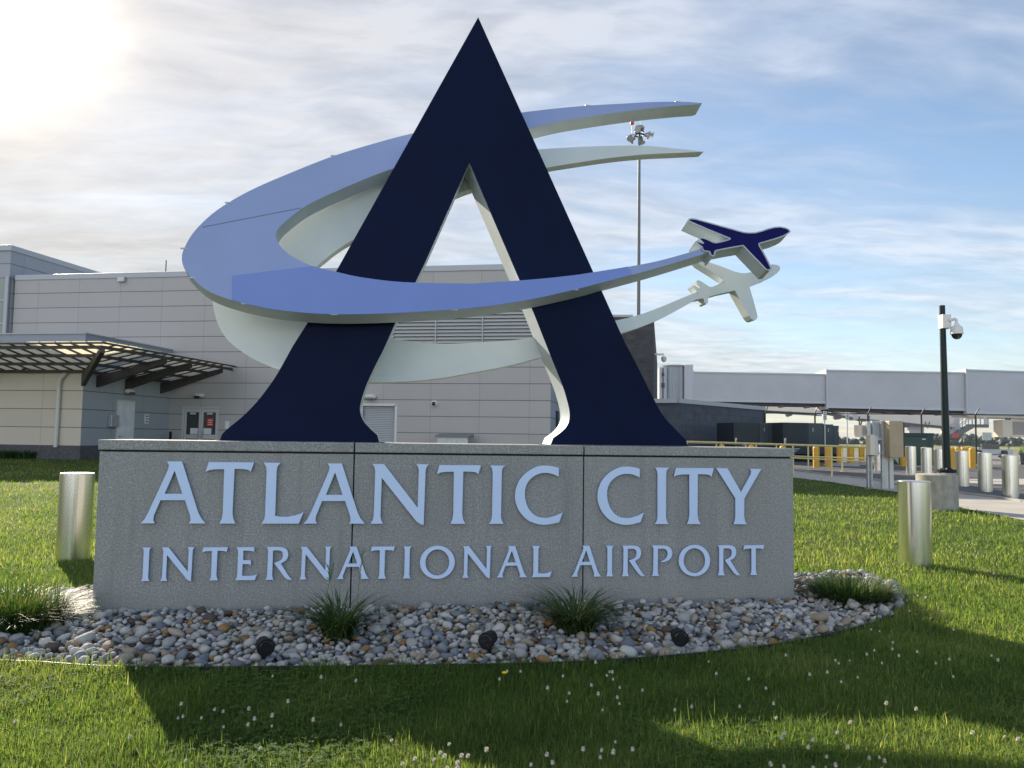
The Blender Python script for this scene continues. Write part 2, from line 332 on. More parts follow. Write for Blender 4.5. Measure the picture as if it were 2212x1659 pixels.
MT = dict(
    granite=granite(),
    joint=mat('dark_joint', (0.025, 0.022, 0.02), 0.9),
    navy=mat('navy_paint', (0.0025, 0.0075, 0.036), 0.5, var=0.15, vscale=1.5, spec=0.10, bump=0.03, bscale=240),
    royal=mat('royal_blue_paint', (0.005, 0.003, 0.085), 0.45, spec=0.2),
    blue=mat('sky_blue_paint', (0.29, 0.36, 0.60), 0.42, var=0.06, vscale=0.8, spec=0.35),
    blue2=mat('deeper_blue_paint', (0.20, 0.28, 0.62), 0.42, var=0.04, vscale=1.2, spec=0.35),
    alu=mat('white_coated_metal', (0.45, 0.50, 0.54), 0.5, var=0.08, vscale=4),
    white=mat('white_coated_sheet', (0.62, 0.66, 0.67), 0.5, var=0.06, vscale=2.0),
    letter=mat('light_blue_letter_paint', (0.60, 0.73, 1.0), 0.4, var=0.03, spec=0.4),
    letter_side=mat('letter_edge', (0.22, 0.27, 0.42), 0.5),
    steel=brushed(),
    galv=mat('galvanised_steel', (0.46, 0.47, 0.48), 0.45, 0.6, var=0.15, vscale=6),
    dark=mat('dark_painted_steel', (0.022, 0.024, 0.03), 0.45),
    brown=mat('dark_bronze_steel', (0.06, 0.053, 0.047), 0.6, var=0.2),
    black=mat('black_plastic', (0.009, 0.010, 0.014), 0.5, spec=0.25),
    lens=mat('dark_lens', (0.02, 0.02, 0.025), 0.08, spec=0.8),
    polegreen=mat('dark_green_pole', (0.004, 0.015, 0.017), 0.4, spec=0.3),
    conc=mat('weathered_concrete', (0.33, 0.315, 0.27), 0.85, var=0.28, vscale=7, bump=0.25, bscale=90, streak=(1, 1, 0.6)),
    walk=mat('pale_concrete_slab', (0.40, 0.37, 0.33), 0.85, var=0.12, vscale=1.2, bump=0.1, bscale=50),
    kerb=mat('kerb_concrete', (0.30, 0.29, 0.27), 0.85, var=0.2, vscale=2),
    asphalt=mat('asphalt', (0.085, 0.085, 0.09), 0.88, var=0.2, vscale=0.6, bump=0.2, bscale=120),
    apron=mat('worn_apron', (0.20, 0.19, 0.18), 0.85, var=0.2, vscale=0.15),
    soil=mat('bed_soil', (0.10, 0.09, 0.075), 0.95, var=0.4, vscale=14, bump=0.6, bscale=40),
    edging=mat('black_bed_edging', (0.02, 0.021, 0.024), 0.5),
    yellow=mat('yellow_bollard_paint', (0.60, 0.33, 0.025), 0.5, var=0.12, vscale=5),
    pipe=mat('pale_yellow_pipe', (0.62, 0.54, 0.24), 0.5, var=0.1, vscale=5),
    gener=mat('slate_green_enclosure', (0.042, 0.056, 0.066), 0.45, var=0.1, vscale=3),
    gener2=mat('louvre_dark', (0.022, 0.030, 0.040), 0.6),
    tgreen=mat('transformer_green', (0.022, 0.058, 0.05), 0.45, var=0.15, vscale=2),
    tan=mat('tan_cabinet', (0.40, 0.31, 0.20), 0.5, var=0.08),
    cream=mat('cream_cabinet', (0.66, 0.58, 0.46), 0.5),
    jet=mat('jet_bridge_panel', (0.46, 0.475, 0.50), 0.5, var=0.06, vscale=0.5),
    jetfar=mat('far_jet_bridge_panel', (0.76, 0.71, 0.63), 0.55, var=0.06, vscale=0.5),
    jettrim=mat('jet_bridge_trim', (0.50, 0.52, 0.56), 0.5),
    corr=mat('corrugated_metal', (0.36, 0.39, 0.43), 0.38, 0.3),
    doorw=mat('pale_door_paint', (0.72, 0.71, 0.72), 0.55, var=0.12, vscale=2.5),
    shutter=mat('shutter_metal', (0.42, 0.42, 0.44), 0.5),
    alufr=mat('aluminium_frame', (0.58, 0.57, 0.56), 0.45, 0.2),
    glass=glassy('dark_door_glass', (0.045, 0.05, 0.048)),
    curtain=glassy('green_tinted_glass', (0.20, 0.25, 0.22), 0.1),
    paper=mat('white_notice', (0.75, 0.75, 0.74), 0.7),
    red=mat('red_notice', (0.62, 0.04, 0.03), 0.6),
    redlamp=mat('red_beacon_glass', (0.6, 0.02, 0.02), 0.3),
    lampw=mat('off_white_fitting', (0.62, 0.60, 0.55), 0.45),
    camw=mat('white_camera_housing', (0.72, 0.70, 0.68), 0.4),
    coping=mat('metal_coping', (0.42, 0.43, 0.46), 0.45, 0.1),
    fascia=mat('wing_fascia', (0.30, 0.32, 0.37), 0.5),
    plinth=mat('dark_plinth', (0.09, 0.088, 0.095), 0.85, var=0.3, vscale=8),
    louvre=mat('louvre_slats', (0.50, 0.50, 0.50), 0.5),
    hivis=mat('hi_vis_yellow', (0.45, 0.72, 0.06), 0.7),
    trousers=mat('dark_trousers', (0.015, 0.016, 0.025), 0.8),
    skin=mat('skin', (0.32, 0.17, 0.10), 0.6),
    hair=mat('dark_hair', (0.02, 0.015, 0.012), 0.7),
    cart=mat('white_cart_paint', (0.60, 0.60, 0.62), 0.5, var=0.1),
    tyre=mat('tyre_rubber', (0.012, 0.012, 0.012), 0.8),
    petal=mat('clover_petal', (0.66, 0.62, 0.53), 0.8, var=0.15, vscale=60),
    stem=mat('flower_stem', (0.09, 0.16, 0.03), 0.7),
    dandel=mat('dandelion_petal', (0.80, 0.55, 0.01), 0.7),
)

# ------------------------------------------------------------------ the ground and what is laid on it
def groundmat():
    m = bpy.data.materials.new('meadow_ground'); m.use_nodes = True; t = NT(m.node_tree)
    b = t.add('ShaderNodeBsdfPrincipled'); o = t.add('ShaderNodeOutputMaterial'); t.link(b.outputs[0], o.inputs[0])
    c = t.coord('Object')
    n = t.noise(c, 0.8, 6, 0.65); n2 = t.noise(c, 30, 4, 0.6)
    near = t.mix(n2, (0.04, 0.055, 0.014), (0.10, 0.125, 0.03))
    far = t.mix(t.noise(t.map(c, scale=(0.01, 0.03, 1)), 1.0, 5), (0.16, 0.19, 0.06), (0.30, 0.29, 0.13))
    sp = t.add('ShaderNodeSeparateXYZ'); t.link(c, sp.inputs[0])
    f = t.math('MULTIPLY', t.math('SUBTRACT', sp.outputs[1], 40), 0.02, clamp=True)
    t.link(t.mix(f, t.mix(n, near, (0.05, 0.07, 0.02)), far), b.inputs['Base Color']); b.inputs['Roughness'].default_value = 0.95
    b.inputs['Specular IOR Level'].default_value = 0.1
    return m
def sheet(name, pts, m, dz, label, kind='structure'):
    bm = bmesh.new(); vs = [bm.verts.new((p[0], p[1], 0)) for p in pts]; bm.faces.new(vs)
    for y in GYS:
        geom = list(bm.verts) + list(bm.edges) + list(bm.faces)
        bmesh.ops.bisect_plane(bm, geom=geom, plane_co=(0, y, 0), plane_no=(0, 1, 0))
    for v in bm.verts: v.co.z = float(gz(v.co.y)) + dz
    bmesh.ops.triangulate(bm, faces=bm.faces); bmesh.ops.recalc_face_normals(bm, faces=bm.faces)
    if sum(f.normal.z for f in bm.faces) < 0: bmesh.ops.reverse_faces(bm, faces=bm.faces)
    me = bpy.data.meshes.new(name); bm.to_mesh(me); bm.free(); me.materials.append(m)
    o = bpy.data.objects.new(name, me); S.collection.objects.link(o)
    return tag(o, label, name.replace('_', ' '), None, kind)
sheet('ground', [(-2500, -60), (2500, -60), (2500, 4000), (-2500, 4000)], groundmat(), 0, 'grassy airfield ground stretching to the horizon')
edge = [g(x, y)[:2] for x, y in ((2700, 1250), (2212, 1126), (2088, 1101), (2010, 1080), (1940, 1064), (1885, 1057), (1800, 1043), (1718, 1033))]
edge += [(9.0, 36.0), (3.5, 37.5)]
LAWN = [(-60, -8), (14, -8)] + [tuple(p) for p in edge] + [(-16, 41), (-60, 40)]
apr = [g(x, y)[:2] for x, y in ((2900, 1165), (2212, 1086), (2145, 1076), (2088, 1069), (1960, 1053), (1885, 1037), (1800, 1029), (1718, 1018))]
apr += [(8.0, 43.0), (3.5, 46.0)]
sheet('asphalt_yard', [tuple(p) for p in apr] + [(3.5, 60), (90, 60), (90, 12)], MT['asphalt'], 0.010, 'dark asphalt yard beyond the lawn')
sheet('apron', [(3.5, 60), (3.5, 150), (300, 150), (300, 60)], MT['apron'], 0.014, 'pale worn aircraft apron beyond the fence')
sheet('taxiway', [(-50, 330), (900, 330), (900, 372), (-50, 372)], MT['walk'], 0.03, 'distant pale strip of taxiway across the airfield')
sheet('sidewalk', [tuple(p) for p in edge] + [tuple(p) for p in apr[::-1]], MT['walk'], 0.018, 'pale concrete sidewalk along the edge of the lawn')
kb = MB()
for a, b in zip(apr[:-1], apr[1:]):
    a = np.array([a[0], a[1], gz(a[1]) + 0.02]); b = np.array([b[0], b[1], gz(b[1]) + 0.02])
    kb.bar(a, b, 0.15, 0.10)
tag(kb.build('kerb', MT['kerb'], bevel=0.01), 'low concrete kerb between the sidewalk and the asphalt yard', 'kerb', None, 'structure')
# sun patch on the asphalt, its light laid in as a pale strip
pts = [g(x, y)[:2] for x, y in ((1900, 1040), (2090, 1036), (2300, 1035), (2300, 1050), (2090, 1046), (1900, 1046))]
sheet('sun_patch_strip', [tuple(p) for p in pts], MT['walk'], 0.022, 'pale strip of sunlight laid in colour across the asphalt')

# ------------------------------------------------------------------ the granite sign wall
pl, pr_ = g(199, 1331, 0.06), g(1718, 1303, 0.06)
yaw = math.radians(8.8)
wl = math.hypot(*(pr_ - pl)[:2])
mid = (pl + pr_) / 2
WF = Fr((mid[0] - math.cos(yaw) * wl / 2, mid[1] - math.sin(yaw) * wl / 2, 0), yaw)     # origin: front left foot of the wall
WTOP = float((WF.px(216, 951)[2] + WF.px(1716, 967)[2]) / 2); WD = 0.95
j1, j2 = WF.px(760, 1180)[0], WF.px(1260, 1150)[0]
CAP = float(WF.px(700, 957)[2] - WF.px(700, 978)[2])
R_sign = root('granite_sign', WF.o, yaw, 'long grey granite wall with raised light blue airport lettering', 'sign wall')
us = [0.0, j1, j2, wl]
core = MB().box(0.02, wl - 0.02, 0.02, WD - 0.02, -0.2, WTOP - 0.01); core.build('wall_core', MT['joint'], R_sign)
for k in range(3):
    a, b = us[k] + (0.006 if k else 0), us[k + 1] - (0.006 if k < 2 else 0)
    MB().box(a, b, 0, WD, -0.2, WTOP - CAP - 0.016).build('granite_block', MT['granite'], R_sign, bevel=0.004)
    MB().box(a - (0 if k else 0.012), b + (0.012 if k == 2 else 0), -0.012, WD + 0.012, WTOP - CAP, WTOP).build('granite_cap', MT['granite'], R_sign, bevel=0.008)

# lettering: outlines measured on the photograph and laid on the wall, with their true size
C1, C2, C3 = (520, 1780, 2.458), (1380, 1780, 2.458), (2260, 1780, 2.765)
C4, C5, C6 = (520, 2120, 2.765), (1280, 2120, 2.404), (2220, 2120, 2.698)
def wall(pts, c): return [WF.px(x, y, -0.03) for x, y in ztoP(pts, *c)]
def glyph(pts, c, anchor, top, holes=()):
    a = wall([anchor], c)[0]; h = wall([top], c)[0][2] - a[2]
    def cv(q):
        return [((p[0] - a[0]) / h, (p[2] - a[2]) / h) for p in wall(q, c)]
    return [cv(pts)] + [cv(q) for q in holes]
GL = {}
GL['A'] = glyph([(80, 695), (220, 693), (205, 665), (210, 620), (275, 470), (512, 470), (562, 620), (565, 665), (548, 695), (712, 695), (672, 650), (640, 590), (483, 95), (338, 95), (357, 130), (350, 165), (330, 215), (150, 600), (120, 655)], C1, (80, 695), (410, 95), [[(412, 185), (315, 408), (487, 408)]])
GL['T'] = glyph([(742, 100), (1180, 103), (1150, 193), (1125, 175), (1080, 168), (992, 166), (972, 590), (980, 650), (1002, 695), (843, 695), (868, 650), (878, 590), (892, 168), (800, 170), (750, 178), (712, 193)], C1, (843, 695), (960, 101))
GL['L'] = glyph([(1275, 103), (1437, 105), (1408, 140), (1400, 180), (1385, 620), (1440, 628), (1510, 628), (1580, 615), (1625, 600), (1662, 580), (1615, 695), (1252, 695), (1278, 655), (1287, 610), (1303, 180), (1298, 145)], C1, (1252, 695), (1350, 104))
GL['N'] = glyph([(212, 112), (325, 112), (650, 535), (662, 170), (655, 140), (637, 113), (757, 115), (735, 145), (727, 180), (708, 702), (680, 695), (640, 670), (600, 620), (303, 245), (290, 620), (298, 655), (315, 690), (193, 690), (215, 655), (225, 610), (240, 180), (232, 140)], C2, (193, 690), (212, 112))
GL['I'] = glyph([(1350, 122), (1497, 122), (1470, 150), (1465, 190), (1457, 620), (1465, 655), (1482, 687), (1338, 687), (1362, 655), (1370, 610), (1377, 190), (1370, 150)], C2, (1338, 687), (1400, 122))
cc_ = [(1970, 120), (1900, 113), (1830, 118), (1760, 145), (1690, 195), (1635, 260), (1603, 335), (1592, 410), (1600, 480), (1630, 555), (1680, 620), (1740, 665), (1810, 690), (1880, 699), (1950, 693)]
ci_ = [(2000, 605), (1930, 627), (1880, 630), (1820, 620), (1770, 590), (1725, 535), (1700, 470), (1690, 400), (1697, 330), (1725, 270), (1770, 225), (1830, 195), (1890, 185), (1950, 192)]
GL['C'] = glyph([(2025, 135)] + [tuple(p) for p in spline(cc_, 3)] + [(2030, 672), (2065, 575)] + [tuple(p) for p in spline(ci_, 3)] + [(2025, 220)], C2, (1592, 690), (1900, 118))
GL['Y'] = glyph([(1548, 178), (1672, 182), (1818, 440), (1925, 245), (1930, 215), (1915, 187), (2040, 188), (1855, 510), (1852, 700), (1860, 745), (1880, 792), (1735, 790), (1752, 750), (1757, 700), (1757, 508)], C3, (1735, 790), (1790, 184))
GL['E'] = glyph([(1135, 98), (1333, 97), (1330, 150), (1310, 142), (1270, 136), (1213, 135), (1208, 240), (1295, 240), (1293, 292), (1265, 283), (1205, 283), (1197, 410), (1240, 412), (1300, 410), (1340, 400), (1363, 388), (1335, 458), (1120, 458), (1140, 430), (1145, 400), (1155, 150), (1150, 122)], C4, (1120, 458), (1200, 97))
GL['R'] = glyph([(1467, 97)] + [tuple(p) for p in spline([(1590, 95), (1640, 100), (1680, 120), (1698, 160), (1695, 205), (1670, 245), (1618, 275)], 3)] + [(1690, 390), (1715, 425), (1742, 450), (1695, 450), (1660, 425), (1545, 270)] + [tuple(p) for p in spline([(1600, 250), (1630, 225), (1642, 185), (1635, 150), (1610, 135), (1580, 132)], 3)] + [(1535, 135), (1525, 400), (1530, 430), (1540, 452), (1450, 452), (1463, 430), (1470, 400), (1482, 140), (1478, 120)], C4, (1450, 452), (1560, 96))
GL['P'] = glyph([(930, 75)] + [tuple(p) for p in spline([(1050, 75), (1110, 85), (1145, 120), (1152, 165), (1140, 205), (1110, 235), (1060, 252)], 3)] + [(1018, 250)] + [tuple(p) for p in spline([(1060, 232), (1090, 205), (1103, 165), (1095, 130), (1070, 110), (1040, 108)], 3)] + [(1000, 112), (998, 360), (1005, 385), (1015, 400), (933, 400), (945, 380), (950, 350), (953, 115), (948, 95)], C6, (933, 400), (1000, 75))
el = lambda x0, x1, y0, y1: [((x0 + x1) / 2 + (x1 - x0) / 2 * math.cos(a), (y0 + y1) / 2 + (y1 - y0) / 2 * math.sin(a)) for a in np.linspace(0, 2 * PI, 48, endpoint=False)]
GL['O'] = glyph(el(1220, 1556, 70, 407), C6, (1220, 401), (1388, 76), [el(1273, 1503, 107, 372)])

def letter_mesh(ch, a, h):
    """a filled outline 3 cm deep that stands 8 mm off the stone"""
    cu = bpy.data.curves.new('letter', 'CURVE'); cu.dimensions = '2D'; cu.fill_mode = 'BOTH'; cu.extrude = 0.011 ; cu.bevel_depth = 0
    for lp in GL[ch]:
        sp = cu.splines.new('POLY'); sp.points.add(len(lp) - 1); sp.use_cyclic_u = True
        for q, (x, y) in zip(sp.points, lp): q.co = (x * h, y * h, 0, 1)
    o = bpy.data.objects.new('tmp', cu); S.collection.objects.link(o)
    dg = bpy.context.evaluated_depsgraph_get(); dg.update()
    me = bpy.data.meshes.new_from_object(o.evaluated_get(dg)); bpy.data.objects.remove(o); bpy.data.curves.remove(cu)
    me.transform(Matrix.Translation((a[0], -0.020, a[2])) @ Matrix.Rotation(PI / 2, 4, 'X'))
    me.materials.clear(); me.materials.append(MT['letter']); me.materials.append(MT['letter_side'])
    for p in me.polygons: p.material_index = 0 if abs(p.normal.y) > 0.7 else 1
    lo = bpy.data.objects.new('letter', me); S.collection.objects.link(lo); lo.parent = R_sign
    return lo
H1 = wall([(1338, 122)], C2)[0][2] - wall([(1338, 687)], C2)[0][2]
H2 = np.mean([wall([(92, 100)], C4)[0][2] - wall([(92, 466)], C4)[0][2], wall([(80, 72)], C6)[0][2] - wall([(80, 400)], C6)[0][2]])
row1 = [('A', (80, 695), C1), ('T', (843, 695), C1), ('L', (1252, 695), C1), ('A', (1658, 695), C1), ('N', (193, 690), C2), ('T', (965, 690), C2), ('I', (1338, 687), C2), ('C', (1592, 688), C2), ('C', (258, 783), C3), ('I', (877, 787), C3), ('T', (1228, 788), C3), ('Y', (1735, 790), C3)]
row2 = [('I', (92, 466), C4), ('N', (305, 466), C4), ('T', (840, 460), C4), ('E', (1120, 458), C4), ('R', (1450, 452), C4), ('N', (1820, 452), C4), ('A', (107, 386), C5), ('T', (498, 380), C5), ('I', (732, 376), C5), ('O', (895, 373), C5), ('N', (1297, 368), C5), ('A', (1622, 366), C5), ('L', (1955, 358), C5), ('A', (80, 400), C6), ('I', (445, 400), C6), ('R', (615, 402), C6), ('P', (933, 400), C6), ('O', (1220, 401), C6), ('R', (1635, 397), C6), ('T', (1980, 397), C6)]
for rw, h in ((row1, H1), (row2, H2)):
    an = [wall([q], c)[0] for _, q, c in rw]
    k = np.polyfit([p[0] for p in an], [p[2] for p in an], 1)
    for (ch, _, _), p in zip(rw, an): letter_mesh(ch, (p[0], 0, k[0] * p[0] + k[1]), h)

# ------------------------------------------------------------------ the sculpture on the wall: the big A, two swooshes, two aeroplanes
WA = 0.26; AD = 0.42
R_em = root('airport_emblem', WF.o + WF.u * wl / 2 + WF.n * 0.45 + np.array([0, 0, WTOP]), yaw, 'tall dark navy letter A sculpture ringed by two swooshes ending in small aeroplanes', 'sculpture')
EO = np.array([wl / 2, 0.45, WTOP])
Z2 = (1900, 300, 1.58); Z3 = (600, 900, 1.58); Z4 = (1900, 1000, 1.58); Z1 = (600, 0, 1.58)
aw = lambda pts: [WF.px(x, y, WA) - EO for x, y in pts]
Lout = [(1033, 37), (766, 514.5), (662, 701), (631, 750)] 
Lcur = spline([(631, 750), (600, 806), (579, 837), (555, 868), (523.5, 900), (492, 926), (471.5, 946)], 4)
RI = [(1013.8, 351.5), (917.4, 569), (851.4, 703.6)]
RIc = spline([(851.4, 703.6), (828.9, 754), (804.6, 802.5), (790.7, 833.8), (781.5, 861.5), (777.5, 885.8), (784.5, 908), (798, 924), (815, 939.6), (831, 951)], 4)
LI = [(1013.8, 351.5), (1064.8, 471.9), (1122, 605), (1153.4, 678), (1190, 770.7)]
LIc = spline([(1190, 770.7), (1212.4, 826), (1222.8, 857.4), (1230.3, 890), (1228, 913), (1216, 930), (1195, 946), (1174, 959)], 4)
ROt = [(1033, 37), (1281.8, 588), (1349.5, 739)]
ROc = spline([(1349.5, 739), (1375.5, 788), (1410, 857), (1431, 895.6), (1458.8, 926.8), (1486.6, 954.6), (1502, 965)], 4)
outl = Lout[:-1] + [tuple(p) for p in Lcur] + [tuple(p) for p in RIc[::-1]] + RI[1::-1] + LI[1:-1] + [tuple(p) for p in LIc] + [tuple(p) for p in ROc[::-1]] + [ROt[1]]
A3 = aw(outl)
for p in A3:
    if p[2] < 0.06: p[2] = 0.004
AM = MB().prism(A3, (0, AD, 0), 0, 1, 0)
AM.build('letter_a', [MT['navy'], MT['alu']], R_em)
MB().box(A3[len(Lout) - 1 + 24][0] - EO[0] * 0 - 0.02, A3[len(Lout) - 1 + 24][0] + 1.55, WA - EO[1] + 0.02, WA - EO[1] + AD - 0.02, 0.0005, 0.004).build('base_plate', MT['alu'], R_em)
TB, TW = 0.19, 0.15
LEAN = math.radians(17.5); ZB = float(WF.px(880, 690, WA - 0.32)[2]); WB = WA - 0.31      # blue ring: its foot stands before the A
LEANW = math.radians(1.5); WW = WA + 0.40
bl = lambda pts: [WF.pxt(x, y, WB, ZB, LEAN) - EO for x, y in pts]
wh = lambda pts: [WF.pxt(x, y, WW, ZB, LEANW) - EO for x, y in pts]
backB = np.array([0, math.cos(LEAN), -math.sin(LEAN)]) * TB
backW = np.array([0, math.cos(LEANW), -math.sin(LEANW)]) * TW
outer = [(1516.4, 222.5), (1476, 220), (1406.8, 220.5), (1337, 224.3), (1250.6, 229.5), (1129, 242.7), (1010, 262), (891.3, 288), (815, 308), (721.3, 336.6), (624, 374.8), (537.4, 413), (468, 454.6), (423, 496), (400.3, 531), (392.7, 556), (398.6, 580.5), (419.4, 604.7), (450.7, 629), (501.7, 648.8), (572, 665.5), (641.5, 674.8), (721.3, 679.3), (815, 678.3), (919, 673.4), (1023.2, 665.5), (1129, 650.4), (1226.3, 629.6), (1302.7, 610.5), (1406.8, 582.7), (1493.5, 556.7), (1535, 543.5)]
inner = [(1520, 534), (1497, 542.8), (1406.8, 567), (1281.8, 588.6), (1226.3, 596.6), (1146.5, 604.6), (1042.4, 611.6), (1002.4, 613), (870.5, 610), (780.3, 599.5), (724.8, 587.4), (676.2, 575.2), (634.6, 556), (606.8, 533), (595.7, 511), (601.6, 493), (624, 472), (658.9, 445.9), (704, 423), (763, 397.3), (804.6, 380), (848, 364.4), (1000, 312), (1144.8, 277.4), (1216, 261), (1302.7, 247.2), (1389.4, 235.7), (1458.8, 228.8), (1507.4, 225.3)]
So = spline(outer, 5); Si = spline(inner, 5)
MB().prism(bl(So + Si), backB, 0, 1).build('blue_swoosh', [MT['blue'], MT['alu']], R_em)['label'] = 'light blue front swoosh curling round the letter'
# the later, deeper blue sheet riveted over the lower arm
i0 = min(range(len(So)), key=lambda k: abs(So[k][0] - 502) + (0 if So[k][1] > 600 else 999)); i1 = len(So) - 12
k0 = min(range(len(Si)), key=lambda k: abs(Si[k][0] - 676) + (0 if Si[k][1] > 560 else 999))
panel = [(502, 596)] + So[i0:i1] + Si[12:k0 + 1]
pn = bl(panel); nb = backB / TB
bs = [o for o in R_em.children if o.name.startswith('blue_swoosh')][0]
MB().prism([p - nb * 0.006 for p in pn], nb * 0.004, 0, 0).build('overlay_sheet', MT['blue2'], bs)
sm_ = MB()
q0, q1 = bl([(437, 491), (650, 449.5)]); e_ = np.array([0, 0, 0.004])
sm_.prism([q0 - nb * 0.002 - e_, q1 - nb * 0.002 - e_, q1 - nb * 0.002 + e_, q0 - nb * 0.002 + e_], nb * 0.001)
sm_.build('sheet_seam', mat('seam_grey', (0.15, 0.18, 0.28), 0.6), bs)
clip = MB()
for k in range(6, len(So) - 8, 13): q = bl([So[k]])[0]; clip.box(q[0] - 0.03, q[0] + 0.03, q[1] - 0.004, q[1] + 0.012, q[2] - 0.006, q[2] + 0.006)
br = MB()
for x, y in ((760, 640), (1215, 606)):
    q = bl([(x, y)])[0]; br.box(q[0] - 0.12, q[0] + 0.12, q[1] + 0.10, WA - EO[1] + 0.02, q[2] - 0.03, q[2] + 0.03)
    br.build('mounting_bracket', MT['alu'], R_em); br = MB()
clip.build('edge_clips', MT['alu'], bs)['kind'] = 'stuff'

wo_ = [(1520.2, 327.7), (1476, 322.5), (1389.4, 314.8), (1285.3, 315.9), (1165.6, 322.5), (1000, 336), (848, 358), (760, 386), (680, 420), (600, 462), (525, 520), (480, 580), (462, 640), (460.4, 660), (471.5, 701.9), (495.8, 738.3), (537.4, 769.6), (572, 786.9), (606.8, 799), (690, 816), (797.7, 825), (884.4, 823.3), (953.8, 816.4), (1023, 804.3), (1096.8, 790.4), (1172.5, 770.7), (1260, 745), (1342.5, 719.8), (1389.4, 704.2), (1441.5, 681.6), (1504, 646.9)]
wi_ = [(1507.4, 629.6), (1424, 664.3), (1375.5, 681.6), (1332, 692), (1240, 712), (1153.4, 728.3), (1096.8, 735.6), (971, 742.5), (901.8, 738.3), (841, 729.7), (760, 708), (700, 672), (672, 630), (672, 598), (683, 576.3), (704, 557.9), (728.2, 538.8), (764.7, 517.3), (860, 469), (983.3, 421.6), (1024.9, 406), (1100, 383), (1181.2, 362.4), (1250.6, 350.9), (1320, 340.9), (1389.4, 333.9), (1458.8, 330.5)]
MB().prism(wh(spline(wo_, 5) + spline(wi_, 5)), backW, 0, 0).build('white_swoosh', [MT['white']], R_em)['label'] = 'white rear swoosh behind the letter'
ZP = (2650, 850, 3.686)
PB = ztoP([(1690, 235), (1670, 210), (1620, 187), (1540, 172), (1460, 178), (1370, 200), (1280, 232), (1190, 255), (1100, 260), (1020, 252), (940, 232), (840, 202), (700, 165), (500, 108), (320, 60), (260, 52), (222, 60), (205, 78), (500, 208), (825, 340), (800, 355), (700, 385), (620, 402), (570, 392), (500, 357), (440, 335), (390, 328), (368, 335), (400, 370), (435, 405), (428, 410), (360, 385), (318, 378), (330, 392), (370, 428), (420, 465), (415, 485), (450, 520), (525, 530), (545, 580), (575, 595), (595, 575), (605, 520), (620, 512), (800, 475), (1010, 440), (1100, 535), (1250, 690), (1345, 790), (1380, 797), (1412, 787), (1416, 765), (1340, 610), (1240, 430), (1240, 414), (1255, 405), (1380, 370), (1500, 335), (1600, 295), (1660, 262)], *ZP)
PW = ztoP([(1553, 760), (1540, 730), (1500, 712), (1440, 705), (1380, 712), (1300, 745), (1220, 790), (1140, 818), (1060, 832), (980, 832), (900, 812), (800, 775), (680, 728), (560, 690), (420, 640), (350, 622), (330, 650), (390, 712), (580, 830), (758, 945), (740, 965), (640, 1000), (560, 1035), (520, 1028), (450, 980), (390, 942), (355, 935), (332, 950), (350, 990), (388, 1045), (378, 1048), (300, 1012), (285, 1020), (320, 1065), (365, 1130), (340, 1150), (330, 1215), (440, 1198), (455, 1265), (480, 1285), (502, 1265), (508, 1200), (525, 1175), (700, 1125), (895, 1083), (920, 1130), (1000, 1270), (1100, 1450), (1140, 1500), (1170, 1515), (1200, 1510), (1222, 1480), (1220, 1440), (1170, 1250), (1115, 1060), (1108, 1035), (1130, 1020), (1270, 960), (1350, 930), (1430, 890), (1510, 830), (1545, 790)], *ZP)
PB3 = [p - nb * 0.012 for p in bl(PB)]
o = MB().prism(PB3, backB, 0, 1).build('dark_blue_aeroplane', [MT['royal'], MT['alu']], R_em); o['label'] = 'flat aeroplane shape with a dark royal blue face'
rim = MB(); cl = PB3 + PB3[:1]
for a, b in zip(cl[:-1], cl[1:]): rim.bar(a, b, 0.012, 0.012)
rim.build('face_rim', MT['alu'], o)
MB().prism([p - backW / TW * 0.006 for p in wh(PW)], backW, 0, 0).build('white_aeroplane', [MT['white']], R_em)['label'] = 'flat aeroplane shape painted white'

# ------------------------------------------------------------------ the terminal building
pR = at(1190, 800, 38.5); pL = at(22, 800, 43.4)
tyaw = math.atan2(pR[1] - pL[1], pR[0] - pL[0]); GT = float(gz(42.0))
TF = Fr((pR[0], pR[1], 0), tyaw)                                # u=0 at the right-hand corner, negative to the left
UL = TF.px(22, 800)[0]
ZR = float(np.mean([TF.px(300, 589)[2], TF.px(1000, 572)[2]]))
rowz = TF.px(1058, 829.6)[2]; DZ = 0.825
uj = TF.px(929.5, 880)[0]; DU = TF.px(1035, 880)[0] - uj
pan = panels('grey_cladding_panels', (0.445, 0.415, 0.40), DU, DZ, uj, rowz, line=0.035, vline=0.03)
pan_shade = panels('shaded_cladding_panels', (0.36, 0.37, 0.40), 2.3, DZ, 0.4, rowz, line=0.035, vline=0.03)  # same panels on the side faces, their shade mixed into the colour
pan_warm = panels('warm_lit_cladding_panels', (0.60, 0.53, 0.44), 2.3, DZ, 0.9, rowz, line=0.035, vline=0.03)  # same panels on the wing front, warm light put into the colour
R_t = root('terminal_building', TF.o + np.array([0, 0, 0]), tyaw, 'long low airport terminal clad in pale grey panels behind the sign', 'building')
DEP = 11.0
u_d0, u_d1 = TF.px(393, 900)[0], TF.px(472, 900)[0]; z_d = TF.px(432, 878)[2]
u_g0, u_g1 = TF.px(780, 900)[0], TF.px(856, 900)[0]; z_g = TF.px(820, 876)[2]
u_l0, u_l1 = TF.px(850, 720)[0], TF.px(1157, 720)[0]; z_l0, z_l1 = TF.px(1000, 748)[2], TF.px(1000, 664)[2]
wm = MB()
